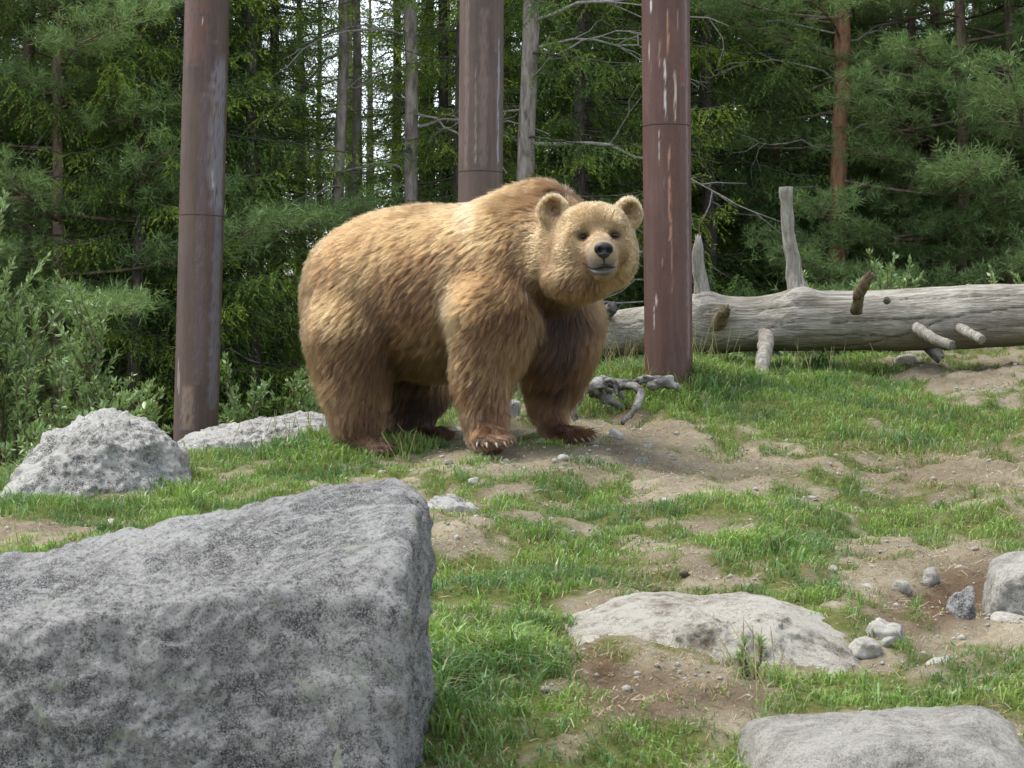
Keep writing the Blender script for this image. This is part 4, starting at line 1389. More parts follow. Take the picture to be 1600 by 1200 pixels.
hc.materials.append(MAT['fur'])
fur = bpy.data.objects.new('fur', hc)
COL.objects.link(fur)
fur.parent = bear
tag(fur, None, None, None, 'stuff')
S.cycles_curves.shape = 'RIBBONS'
S.cycles_curves.subdivisions = 2

# ---- nose, eyes, mouth, claws
m = NT('wet_black_nose'); v = m.objc()
MAT['nose'] = m.done(m.princ(m.ramp(m.voro(v, 260), (0.1, (0.008, 0.007, 0.008)), (0.5, (0.022, 0.020, 0.021))), 0.5, m.bump(m.voro(v, 260), 0.35, 0.001), 0.3))
m = NT('dark_eye'); MAT['eye'] = m.done(m.princ((0.012, 0.008, 0.006), 0.25, None, 0.4))
m = NT('grey_lip'); v = m.objc(); MAT['lip'] = m.done(m.princ(m.mix(m.noise(v, 60, 4), (0.06, 0.054, 0.055), (0.15, 0.135, 0.135)), 0.5, None, 0.4))
m = NT('mouth_dark'); MAT['mouth'] = m.done(m.princ((0.012, 0.009, 0.009), 0.6))
m = NT('horn_claw'); v = m.objc(); MAT['claw'] = m.done(m.princ(m.mix(m.noise(v, 90, 3), (0.09, 0.075, 0.06), (0.30, 0.26, 0.21)), 0.4, None, 0.5))

D, T3 = ico(5)
V = D.copy()
# a rounded pad, broad on top, narrower below, with two comma nostrils
wz = 1.0 + 0.16 * V[:, 2] - 0.10 * (V[:, 2] < -0.3)
V = np.stack([V[:, 0] * 0.0385 * wz, V[:, 1] * 0.024, V[:, 2] * 0.0325], -1)
V[:, 2] -= 0.006 * np.exp(-(V[:, 0] / 0.006) ** 2) * (V[:, 2] < 0)
for sx in (-1, 1):
    dn = np.hypot((V[:, 0] - sx * 0.0165) / 0.0115, (V[:, 2] + 0.001) / 0.0095)
    V[:, 1] += np.where(D[:, 1] < 0, 0.026 * np.exp(-dn ** 2 * 1.1), 0)
    dn = np.hypot((V[:, 0] - sx * 0.027) / 0.008, (V[:, 2] + 0.010) / 0.005)
    V[:, 1] += np.where(D[:, 1] < 0, 0.010 * np.exp(-dn ** 2), 0)
V[:, 1] += np.where(D[:, 1] < 0, 0.005 * np.exp(-(V[:, 0] / 0.003) ** 2) * (V[:, 2] < 0.004), 0)
Mh = np.stack([FS, -FD, FU], -1)
nose_c = hit(943, 391) + FD * 0.004
o = mesh_np('nose', V @ Mh.T + nose_c, T3, None, MAT['nose'], True, None, bear); rebase(o, BEAR0)
for e in EYES:
    D4, T4 = ico(4)
    o = mesh_np('eye', D4 * np.array([0.0140, 0.0110, 0.0085]) + e + FD * 0.004, T4, None, MAT['eye'], True, None, bear); rebase(o, BEAR0)


def face_tube(name, pts, r, mat, push=0.003, sides=10):
    p = np.array([hit(*a) + FD * push for a in pts])
    k = 24; s = np.linspace(0, len(p) - 1, k)
    pp = np.stack([np.interp(s, np.arange(len(p)), p[:, c]) for c in range(3)], -1)
    for _ in range(3):
        pad = np.pad(pp, ((1, 1), (0, 0)), 'edge'); pp[1:-1] = ((pad[:-2] + pad[1:-1] + pad[2:]) / 3)[1:-1]
    rr = np.interp(s, np.arange(len(p)), r)
    t = Tubes(); t.add(pp, rr, sides)
    return rebase(t.build(name, mat, bear), BEAR0)


face_tube('mouth_line', [(911, 411), (915, 415), (922, 418.5), (930, 419.5), (937, 417.5), (945, 414.5), (951, 415.5), (957, 418), (961, 418)], [0.0015, 0.003, 0.0045, 0.007, 0.0085, 0.0085, 0.008, 0.006, 0.002], MAT['mouth'], 0.006)
face_tube('lower_lip', [(922, 421), (930, 425), (940, 425.5), (949, 424.5), (957, 421)], [0.003, 0.008, 0.010, 0.009, 0.004], MAT['lip'], 0.001)
face_tube('upper_lip', [(943, 401), (943.5, 406), (944, 411)], [0.003, 0.003, 0.0025], MAT['mouth'], 0.003)


def claw(toe, d, L, r):
    a = P(*toe)
    d = norm(np.array(d, float))
    p = curve_pts(a + d * 0.012, a + d * (0.012 + L) + np.array([0, 0, -L * 0.55]), (0, 0, L * 0.10), 8)
    t = Tubes(); t.add(p, np.array([1, 1.05, 1, 0.9, 0.78, 0.6, 0.4, 0.12]) * r, 8)
    return rebase(t.build('claw', MAT['claw'], bear), BEAR0)


for k, a in enumerate(TO1): claw((a[0], a[1] - 1, a[2]), (0.25 + 0.18 * (k - 2), -1, 0.0), 0.036, 0.0065)
for k, a in enumerate(TO2): claw((a[0], a[1] - 1, a[2]), (0.75 + 0.12 * (k - 2), -0.75, 0.0), 0.032, 0.006)
for k, a in enumerate(TO3): claw((a[0], a[1] - 1, a[2]), (0.8, -0.6, 0.0), 0.022, 0.005)


# ------------------------------------------------------------------ grass
def blades(x, y, h, w, lean, seed, bend=0.5):
    """5-vertex blades. Returns V, quads, tris."""
    r = np.random.default_rng(seed)
    n = len(x)
    z = ground_z(x, y) - 0.004
    az = r.uniform(0, 2 * pi, n)
    d = np.stack([np.cos(az), np.sin(az), np.zeros(n)], -1)
    # blades droop downhill, towards us, more often than not
    d = norm(d + np.array([0.05, -0.35, 0]))
    fa = az + pi / 2 + r.normal(size=n) * 0.7
    s = np.stack([np.cos(fa), np.sin(fa), np.zeros(n)], -1) * (w / 2)[:, None]
    b = np.stack([x, y, z], -1)
    mid = b + d * (h * lean * 0.38)[:, None] + np.array([0, 0, 1.0]) * (h * 0.58)[:, None]
    tip = b + d * (h * (lean * 0.38 + lean * (0.5 + bend)))[:, None] + np.array([0, 0, 1.0]) * (h * np.maximum(0.15, 1.0 - 0.35 * lean * (1 + bend)))[:, None]
    V = np.stack([b - s, b + s, mid - s * 0.75, mid + s * 0.75, tip], 1).reshape(-1, 3)
    k = np.arange(n)[:, None] * 5
    return V, k + np.array([[0, 1, 3, 2]]), k + np.array([[2, 3, 4]])


gr = np.random.default_rng(21)
N0 = 520000
Yc = 4.6 + (14.6 - 4.6) * gr.random(N0) ** 0.85
xc = gr.uniform(-0.245, 0.245, N0) * Yc
zc = ground_z(xc, Yc, False)
gv = grassiness(xc, Yc, zc)
keep = gr.random(N0) < np.clip((gv - 0.22) * 1.15, 0.03, 0.95) * np.clip(0.70 + 1.3 * fbm(xy3(xc, Yc, 13, 6.0), 2), 0.10, 1)
# none inside the big stones and the paws
pxc, pyc = to_px(xc, Yc, zc)
for f in FEET: keep &= np.hypot(xc - f[0], Yc - f[1]) > 0.085
keep &= ~((xc < -0.22) & (xc > -1.7) & (Yc > 4.72) & (Yc < 5.4))
keep &= ~((pxc > 900) & (pxc < 1330) & (Yc > 5.98) & (Yc < 6.6))
keep &= ~((pxc > 1195) & (pxc < 1620) & (Yc > 4.8) & (Yc < 5.3))
keep &= ~((pxc > 1550) & (Yc > 6.85) & (Yc < 7.3))
xc, Yc, gv, pxc, pyc = xc[keep], Yc[keep], gv[keep], pxc[keep], pyc[keep]
n = len(xc)
clump = fbm(xy3(xc, Yc, 5.5, 9.0), 3)
tuft = np.clip(fbm(xy3(xc, Yc, 11, 2.0), 2) * 1.5, 0, 1.2)
h = 0.88 * (0.012 + 0.022 * np.clip(gv, 0, 1.1) + 0.030 * np.clip(clump, 0, 1) + 0.040 * tuft * sstep(0.5, 1, gv)) * gr.uniform(0.55, 1.35, n)
# taller growth: tufts by the boulder, round the post and under the trunk, behind the hind paw
for (cx, cy, rx, ry, add) in [(790, 1030, 130, 70, 0.045), (690, 1080, 40, 60, 0.05), (1090, 590, 90, 40, 0.10), (960, 600, 70, 40, 0.09), (1250, 590, 150, 24, 0.05), (520, 705, 40, 20, 0.06), (640, 690, 50, 14, 0.05), (450, 715, 110, 26, 0.04),
                              (1440, 690, 70, 26, 0.04), (1215, 868, 110, 34, 0.035), (1150, 690, 46, 14, 0.03), (1310, 694, 30, 18, 0.04), (1180, 1080, 60, 60, 0.05), (230, 800, 120, 30, 0.04), (20, 780, 50, 50, 0.07), (1437, 950, 14, 16, 0.04)]:
    h += add * np.exp(-((pxc - cx) / rx) ** 2 - ((pyc - cy) / ry) ** 2) * gr.uniform(0.4, 1.3, n)
w = gr.uniform(0.0028, 0.0055, n) * (1 + 0.5 * (h > 0.08))
V, Q, T = blades(xc, Yc, h, w, gr.uniform(0.2, 1.0, n), 5)
hue = fbm(xy3(xc, Yc, 2.2, 5.0), 3)[:, None]
ga = np.array([0.145, 0.270, 0.038]); gb = np.array([0.235, 0.365, 0.066]); gc = np.array([0.082, 0.170, 0.050])
c = ga + (gb - ga) * np.clip(hue * 1.2 + 0.45, 0, 1)
c = c + (gc - c) * np.clip(-hue * 1.3 + 0.1 + 0.35 * tuft[:, None], 0, 0.8)
c = c * gr.uniform(0.6, 1.3, (n, 1))
dry = gr.random(n) < np.clip(0.10 + 0.55 * (0.55 - gv), 0.07, 0.6)
for (cx, cy, rx, ry) in [(1500, 740, 120, 30), (1330, 715, 60, 14), (950, 1030, 60, 50), (1070, 1090, 110, 30), (720, 850, 50, 24), (1040, 905, 60, 16)]:
    dry |= gr.random(n) < 0.75 * np.exp(-((pxc - cx) / rx) ** 2 - ((pyc - cy) / ry) ** 2)
c[dry] = np.array([0.36, 0.285, 0.155]) * gr.uniform(0.5, 1.25, (dry.sum(), 1))
grass = mesh_np('grass', V, T, Q, MAT['grass'], False, {'tint': np.repeat(c, 5, 0)})
tag(grass, 'short green turf in patches with dry yellow blades', None, None, 'stuff')

# dry thatch lying on the soil
n = 42000
y = 4.9 + 8 * gr.random(n); x = gr.uniform(-0.235, 0.235, n) * y
z = ground_z(x, y)
gvt = grassiness(x, y, z); pxt, pyt = to_px(x, y, z)
wt = 0.40 + 0 * x
for (cx, cy, rx, ry) in [(1510, 742, 130, 36), (1330, 716, 60, 16), (1010, 1075, 130, 55), (730, 850, 60, 30), (1050, 905, 80, 24), (1420, 900, 120, 40), (150, 785, 80, 20), (1060, 730, 200, 20)]:
    wt += 1.0 * np.exp(-((pxt - cx) / rx) ** 2 - ((pyt - cy) / ry) ** 2)
k = (gr.random(n) < np.clip(wt, 0, 1)) & (gvt < 0.95)
for f in FEET: k &= np.hypot(x - f[0], y - f[1]) > 0.09
x, y, z = x[k], y[k], z[k]; n = len(x)
az = gr.uniform(0, 2 * pi, n); L = gr.uniform(0.012, 0.055, n)
d = np.stack([np.cos(az), np.sin(az), gr.uniform(-0.1, 0.45, n)], -1)
s = np.stack([-np.sin(az), np.cos(az), gr.normal(size=n) * 0.4], -1) * 0.0010
b = np.stack([x, y, z + 0.003], -1)
V = np.stack([b - s, b + s, b + d * L[:, None] * 0.6 + s + [0, 0, .004], b + d * L[:, None] * 0.6 - s + [0, 0, .004], b + d * L[:, None] * [1, 1, .6]], 1).reshape(-1, 3)
k5 = np.arange(n)[:, None] * 5
c = np.array([0.34, 0.25, 0.14]) * gr.uniform(0.45, 1.35, (n, 1))
straw = mesh_np('straw', V, k5 + np.array([[3, 2, 4]]), k5 + np.array([[0, 1, 2, 3]]), MAT['grass'], False, {'tint': np.repeat(c, 5, 0)})
tag(straw, 'dry yellow grass thatch lying on the soil', None, None, 'stuff')

# seed stalks standing above the turf near the post and the hind paws
tb = Tubes()
for (cx, cy, sx, sy, num, Y, hh) in [(965, 606, 40, 10, 38, 11.7, 0.26), (1100, 596, 40, 10, 34, 11.8, 0.28), (1250, 596, 90, 8, 26, 12.4, 0.20), (640, 690, 26, 6, 10, 10.1, 0.12), (470, 706, 60, 8, 26, 10.6, 0.16), (1400, 650, 90, 12, 12, 11.0, 0.12), (660, 1100, 20, 30, 8, 5.4, 0.16), (1190, 1080, 40, 30, 16, 5.6, 0.15)]:
    for _ in range(num):
        Yk = Y + gr.normal() * 0.18; xk = (cx + gr.normal() * sx * 0.7 - 800) / F * Yk
        z0 = gz1(xk, Yk); H = hh * gr.uniform(0.6, 1.2)
        t_ = (xk + gr.normal() * H * 0.28, Yk + gr.normal() * H * 0.28, z0 + H)
        tb.add(curve_pts((xk, Yk, z0), t_, (0, 0, H * 0.05), 5), [0.0013, 0.0012, 0.0011, 0.002, 0.0006], 3, False)
stalk_m = NT('seed_stalk'); MAT['stalk'] = stalk_m.done(stalk_m.princ((0.30, 0.27, 0.13), 0.8, None, 0.1))
tag(tb.build('seed_stalks', MAT['stalk']), 'thin seeding grass stalks standing above the turf', None, None, 'stuff')


# ------------------------------------------------------------------ conifers
def rotz(v, a):
    c, s = np.cos(a), np.sin(a)
    return np.stack([v[..., 0] * c - v[..., 1] * s, v[..., 0] * s + v[..., 1] * c, v[..., 2]], -1)


def needle_mesh(name, B, Dr, L, Wd, C, mat, parent, r, link=True):
    """One triangle per tuft of needles."""
    n = len(B)
    s = norm(np.cross(Dr, r.normal(size=(n, 3)))) * (Wd / 2)[:, None]
    m_ = B + Dr * (L * 0.35)[:, None]
    V = np.stack([B, m_ + s, B + Dr * L[:, None], m_ - s], 1).reshape(-1, 3)
    q = np.arange(n)[:, None] * 4 + np.arange(4)[None]
    return mesh_np(name, V, None, q, mat, False, {'tint': np.repeat(C, 4, 0)}, parent, link)


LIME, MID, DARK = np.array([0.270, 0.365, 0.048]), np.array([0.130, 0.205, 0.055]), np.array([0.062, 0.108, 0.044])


def spruce_parts(seed, H=11.0, z0=0.25, Lmax=2.0, step=0.085, lime=0.6, coarse=1.0, keepfun=None, sky_top=5.2):
    r = np.random.default_rng(seed)
    tw_b, tw_d, tw_l, tw_c = [], [], [], []
    limbs = Tubes()
    z = z0
    while z < H - 0.3:
        zz = z
        z += step * r.uniform(0.6, 1.5) * (1 if z < sky_top else 2.8)
        f = (H - zz) / H
        L = Lmax * (0.25 + 0.75 * f ** 0.8) * r.uniform(0.55, 1.15)
        if keepfun and not keepfun(zz, r): continue
        az = r.uniform(0, 2 * pi)
        droop = r.uniform(0.10, 0.42)
        nt = max(5, int(L / (0.042 * coarse)))
        t = np.linspace(0.10, 1.0, nt)
        X = L * t
        Zc = zz - droop * L * t ** 1.4 + 0.22 * L * t ** 3 * r.uniform(0.6, 1.2)
        Yw = 0.10 * L * np.sin(t * 2.5 + r.uniform(0, 6)) * r.uniform(-1, 1)
        ax_ = np.stack([X, Yw, Zc], -1)
        pts_ = np.concatenate([[[0, 0, zz]], ax_[::max(1, nt // 5)]])
        limbs.add(rotz(pts_, az), np.linspace(0.010, 0.003, len(pts_)) * (0.5 + 0.5 * L), 4, False)
        bl = r.random()                                   # how fresh this branch is
        for side in (-1, 1):
            lt = np.clip(0.34 * L * np.minimum(1.15 - t, 0.3 + 1.6 * t), 0.06, 0.46) * r.uniform(0.6, 1.25, nt)
            a = R(58) + r.normal(size=nt) * 0.22
            d = np.stack([np.cos(a), side * np.sin(a), -r.uniform(0.05, 1.1, nt)], -1)
            d = norm(d)
            b = ax_ + r.normal(size=ax_.shape) * 0.01
            tw_b.append(rotz(b, az)); tw_d.append(rotz(d, az)); tw_l.append(lt)
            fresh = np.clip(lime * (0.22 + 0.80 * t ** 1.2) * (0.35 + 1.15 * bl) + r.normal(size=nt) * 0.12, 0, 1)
            tw_c.append(fresh)
        tw_b.append(rotz(ax_[-2:-1], az)); tw_d.append(rotz(norm(ax_[-1:] - ax_[-3:-2]), az)); tw_l.append(np.array([0.2])); tw_c.append(np.array([lime]))
    tb_, td_, tl_, tc_ = map(np.concatenate, (tw_b, tw_d, tw_l, tw_c))
    cnt_ = np.maximum(2, (tl_ / (0.0125 * coarse)).astype(int))
    rep = np.repeat(np.arange(len(tl_)), cnt_)
    first = np.repeat(np.cumsum(cnt_) - cnt_, cnt_)
    u = (np.arange(len(rep)) - first + r.random(len(rep))) / cnt_[rep]
    hang = np.zeros((len(rep), 3)); hang[:, 2] = -0.42 * (u ** 2) * tl_[rep]
    B = tb_[rep] + td_[rep] * (tl_[rep] * u)[:, None] + hang
    Dr = norm(td_[rep] + r.normal(size=B.shape) * 0.48 + np.stack([0 * u, 0 * u, -0.5 * u], -1))
    Ln = r.uniform(0.028, 0.050, len(B)) * coarse * (1.1 - 0.3 * u)
    Wn = r.uniform(0.0072, 0.0115, len(B)) * coarse
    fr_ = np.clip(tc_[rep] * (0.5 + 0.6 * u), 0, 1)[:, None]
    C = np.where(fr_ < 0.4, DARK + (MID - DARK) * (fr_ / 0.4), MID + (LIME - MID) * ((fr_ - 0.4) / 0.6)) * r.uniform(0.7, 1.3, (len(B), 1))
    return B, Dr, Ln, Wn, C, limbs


PA, PB = np.array([0.120, 0.200, 0.082]), np.array([0.225, 0.330, 0.128])


def pine_parts(seed, H=12.0, z0=0.8, Lmax=2.3, step=0.16, tone=0.5, wide=1.0):
    r = np.random.default_rng(seed)
    Bc, Dc, Tc = [], [], []
    limbs = Tubes()
    z = z0
    while z < H - 0.2:
        zz = z
        z += step * r.uniform(0.5, 1.6) * (1 if z < 5 else 2.8)
        L = Lmax * (0.35 + 0.65 * ((H - zz) / H) ** 0.6) * r.uniform(0.55, 1.15)
        az = r.uniform(0, 2 * pi)
        rise = r.uniform(-0.12, 0.25)
        nb = max(4, int(L / 0.16))
        t = np.linspace(0.0, 1.0, 9)
        ax_ = np.stack([L * t, 0.12 * L * np.sin(t * 3 + r.uniform(0, 6)) * t, zz + L * (rise * t + 0.15 * (t ** 2 - t))], -1)
        limbs.add(rotz(ax_, az), np.linspace(0.011, 0.004, 9) * (0.5 + 0.5 * L), 4, False)
        tone_b = r.uniform(-0.35, 0.35)
        for s in np.linspace(0.30, 1.0, nb):
            for side in (-1, 1):
                p0 = np.array([np.interp(s, t, ax_[:, c]) for c in range(3)])
                a = r.uniform(0.35, 1.1) * side
                ls = r.uniform(0.18, 0.5) * (1.2 - 0.5 * s) * wide
                d0 = norm(np.array([math.cos(a), math.sin(a), r.uniform(-0.05, 0.4)]))
                p1 = p0 + d0 * ls
                limbs.add(rotz(np.stack([p0, (p0 + p1) / 2 + r.normal(size=3) * 0.02, p1]), az), [0.005, 0.004, 0.003], 3, False)
                k = r.integers(7, 12)
                fr0 = r.uniform(0.25, 1.05, k)
                off = r.normal(size=(k, 3)) * np.array([0.06, 0.06, 0.03])
                Bc.append(rotz(p0 + d0 * ls * fr0[:, None] + off, az))
                Dc.append(rotz(norm(d0 + r.normal(size=(k, 3)) * 0.45 + np.array([0, 0, 0.4])), az))
                Tc.append(np.clip(tone + tone_b + r.normal(size=k) * 0.2, 0, 1))
    Bc, Dc, Tc = map(np.concatenate, (Bc, Dc, Tc))
    m_ = 15
    rep = np.repeat(np.arange(len(Bc)), m_)
    u = r.random(len(rep))
    B = Bc[rep] + Dc[rep] * (u * 0.085)[:, None]
    Dr = norm(Dc[rep] * (0.35 + 0.4 * u[:, None]) + norm(r.normal(size=B.shape)) * 0.85)
    Ln = r.uniform(0.055, 0.095, len(B)); Wn = r.uniform(0.0052, 0.0076, len(B))
    C = (PA + (PB - PA) * Tc[rep][:, None]) * r.uniform(0.65, 1.3, (len(B), 1))
    return B, Dr, Ln, Wn, C, limbs


def trunk_mesh(name, H, r0, mat, parent, seed, taper=0.85, mat_low=None, zsplit=0):
    r = np.random.default_rng(seed)
    zs = np.concatenate([np.linspace(-0.4, 5, 40), np.linspace(5.3, H, 14)])
    p = np.stack([0.025 * np.sin(zs * 0.9 + seed) + 0.01 * np.sin(zs * 2.7), 0.02 * np.cos(zs * 0.8 + seed), zs], -1)
    rad = r0 * (1 - taper * np.clip(zs, 0, H) / H) * (1 + 0.35 * np.exp(-np.maximum(zs, 0) / 0.25))
    t = Tubes(); t.add(p, rad, 18, True, 0.10)
    o = t.build(name, mat, parent)
    if mat_low:
        o.data.materials.append(mat_low)
        for f in o.data.polygons:
            if f.center.z < zsplit + 0.25 * math.sin(f.center.x * 40 + f.center.y * 30): f.material_index = 1
    return o


def dead_branch(parent, z, az, L, r, thick=0.012, droop=0.2, twigs=5, mat='twig'):
    t = Tubes()
    p1 = np.array([math.cos(az) * L, math.sin(az) * L, z - droop * L])
    pts_ = curve_pts((0, 0, z), p1, (0, 0, L * r.uniform(0.02, 0.16)), 9, L * 0.018, r)
    t.add(pts_, np.linspace(thick, thick * 0.25, 9), 5)
    for _ in range(twigs):
        k = r.integers(2, 8); b = pts_[k]
        dirv = norm(pts_[k] - pts_[k - 1]) + r.normal(size=3) * 0.55 + np.array([0, 0, -0.25])
        l2 = L * r.uniform(0.15, 0.42)
        q_ = curve_pts(b, b + norm(dirv) * l2, r.normal(size=3) * l2 * 0.10, 6, l2 * 0.03, r)
        t.add(q_, np.linspace(thick * 0.4, thick * 0.12, 6), 4, False)
        if r.random() < 0.6:
            b2 = q_[3]
            t.add(curve_pts(b2, b2 + norm(dirv + r.normal(size=3) * 0.8) * l2 * 0.5, (0, 0, 0), 4), np.linspace(thick * 0.22, thick * 0.1, 4), 3, False)
    o = t.build('dead_branch', MAT[mat], parent)
    return o


def make_tree(name, label, group, parts, H, r0, barkm, seed, mat_low=None, zsplit=0, taper=0.85):
    root = empty(name)
    tag(root, label, 'tree', group)
    trunk_mesh('trunk', H, r0, MAT[barkm], root, seed, taper, MAT[mat_low] if mat_low else None, zsplit)
    if parts:
        B, Dr, Ln, Wn, C, limbs = parts
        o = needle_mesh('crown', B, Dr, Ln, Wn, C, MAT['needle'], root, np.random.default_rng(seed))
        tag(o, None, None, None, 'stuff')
        o = limbs.build('limbs', MAT['bark_dark' if name == 'spruce_tree' else 'bark_pine_low'], root)
        tag(o, None, None, None, 'stuff')
    return root


def copy_tree(src, label=None, group=None):
    c_ = src.copy(); COL.objects.link(c_)
    for ch in src.children:
        d_ = ch.copy(); COL.objects.link(d_); d_.parent = c_
    if label: c_['label'] = label
    if group: c_['group'] = group
    return c_


def put(o, px, Y, rz=0.0, s=1.0):
    x = (px - 800) / F * Y
    o.location = (x, Y, gz1(x, Y) - 0.05)
    o.rotation_euler = (0, 0, rz)
    o.scale = (s, s, s)
    return o


tr = np.random.default_rng(8)
G1 = 'spruces at the near edge of the wood'
# four full spruces and three pines; copies share their meshes
spA = put(make_tree('spruce_tree', 'lime tipped spruce right behind the streaked post', G1, spruce_parts(1, lime=0.85, step=0.07), 11, 0.065, 'bark_dark', 1), 252, 17.8, 0.4)
spB = put(make_tree('spruce_tree', 'lime tipped spruce between the streaked post and the bare twin trunks', G1, spruce_parts(2, lime=1.0, Lmax=1.0, step=0.055), 11, 0.055, 'bark_dark', 2), 392, 17.6, 1.3)
spC = put(make_tree('spruce_tree', 'dark shaded spruce in the gap right of the red brown post', G1, spruce_parts(3, lime=0.4), 11.5, 0.07, 'bark_dark', 3), 1105, 19.0, 2.0)
spD = put(make_tree('spruce_tree', 'grey trunked spruce with long dead branches between the plain post and the red brown post', G1,
                    spruce_parts(4, z0=0.4, lime=0.7, Lmax=1.25, step=0.15, keepfun=lambda z, r: r.random() < 0.75), 11, 0.078, 'bark_spruce', 4), 826, 17.2, 0.0)
piA = put(make_tree('pine_tree', 'orange barked pine standing behind the tall sawn branch of the fallen trunk', 'pines of the wood edge', pine_parts(5, z0=0.6, step=0.21), 12, 0.072, 'bark_pine', 5, 'bark_pine_low', 1.25, 0.45), 1311, 18.4, 0.3)
piB = put(make_tree('pine_tree', 'bushy blue green pine at the upper left corner', 'pines of the wood edge', pine_parts(6, z0=0.4, tone=0.3, step=0.12), 12, 0.06, 'bark_pine_low', 6), 40, 18.2, 0.9)
piC = put(make_tree('pine_tree', 'dense green pine right of the orange barked pine', 'pines of the wood edge', pine_parts(7, z0=0.5, tone=0.65, step=0.085), 12, 0.055, 'bark_pine_low', 7), 1455, 20.5, 2.2)


def bare_spruce(px, Y, r0, seed, label, nd, tuftz=()):
    root = empty('spruce_tree'); tag(root, label, 'tree', 'bare trunked spruces')
    trunk_mesh('trunk', 11, r0, MAT['bark_spruce'], root, seed, 0.75)
    B, Dr, Ln, Wn, C, limbs = spruce_parts(seed, z0=0.6, Lmax=1.15, lime=0.75, step=0.22, keepfun=lambda z, r: z > 4.4 or any(abs(z - q) < 0.25 for q in tuftz))
    tag(needle_mesh('crown', B, Dr, Ln, Wn, C, MAT['needle'], root, np.random.default_rng(seed)), kind='stuff')
    tag(limbs.build('limbs', MAT['bark_dark'], root), kind='stuff')
    r = np.random.default_rng(seed + 50)
    for k in range(nd):
        z = 0.6 + 3.6 * (k + r.random()) / nd
        az = r.choice([0, pi]) + r.normal() * 0.55
        dead_branch(root, z, az, r.uniform(0.45, 1.25), r, r.uniform(0.009, 0.015), r.uniform(0.05, 0.65), r.integers(3, 7))
    return put(root, px, Y)


bare_spruce(531, 17.8, 0.052, 61, 'bare thin spruce trunk, left of the close pair behind the back of the bear', 15)
bare_spruce(552, 18.8, 0.045, 62, 'bare thin spruce trunk, right of the close pair and partly behind it', 13)
bare_spruce(639, 17.6, 0.060, 63, 'bare spruce trunk with a few green sprays just left of the plain post', 14, (1.9, 2.35, 3.4))
r = np.random.default_rng(90)
for (z, az, L, th_, dr) in [(2.95, -0.2, 1.5, 0.016, 0.05), (2.75, 0.15, 1.3, 0.012, 0.2), (2.05, -0.1, 1.55, 0.017, 0.32), (1.60, 0.3, 1.2, 0.010, 0.35), (1.08, -0.15, 1.15, 0.014, 0.02), (0.78, 0.1, 1.4, 0.012, -0.05), (2.3, 3.0, 0.7, 0.009, 0.2),
                            (1.3, 3.3, 0.8, 0.009, 0.3), (0.95, 0.5, 1.1, 0.010, 0.35), (2.5, -0.4, 0.9, 0.010, -0.35)]:
    dead_branch(spD, z, az, L, r, th_, dr, r.integers(5, 9))
for (z, az, L, th_, dr) in [(0.95, -0.25, 1.5, 0.013, 0.22), (0.62, 3.3, 0.9, 0.010, -0.3), (1.6, 0.1, 1.0, 0.011, 0.25), (2.15, 3.1, 0.9, 0.010, 0.02), (2.3, -0.1, 0.9, 0.012, -0.18), (1.75, 3.3, 0.6, 0.009, -0.1), (3.1, 3.0, 0.8, 0.011, -0.05), (3.0, 0.1, 0.7, 0.01, -0.15), (1.2, 3.0, 0.8, 0.009, 0.4), (2.65, 0.2, 0.9, 0.011, -0.1), (2.7, 3.2, 1.1, 0.011, -0.05)]:
    dead_branch(piA, z, az, L, r, th_, dr, r.integers(2, 5))
for k in range(7):
    dead_branch(spA, r.uniform(0.5, 2.6), r.uniform(2.6, 5.2), r.uniform(0.8, 1.6), r, 0.009, r.uniform(0, 0.4), 4)
for k in range(8):
    dead_branch(spC, r.uniform(0.4, 2.4), r.uniform(-1.8, 0.6), r.uniform(0.7, 1.5), r, 0.008, r.uniform(-0.1, 0.5), 6)
for k in range(5):
    dead_branch(piB, r.uniform(0.8, 2.8), r.uniform(-1.2, 0.8), r.uniform(0.9, 1.6), r, 0.010, r.uniform(-0.2, 0.3), 4)

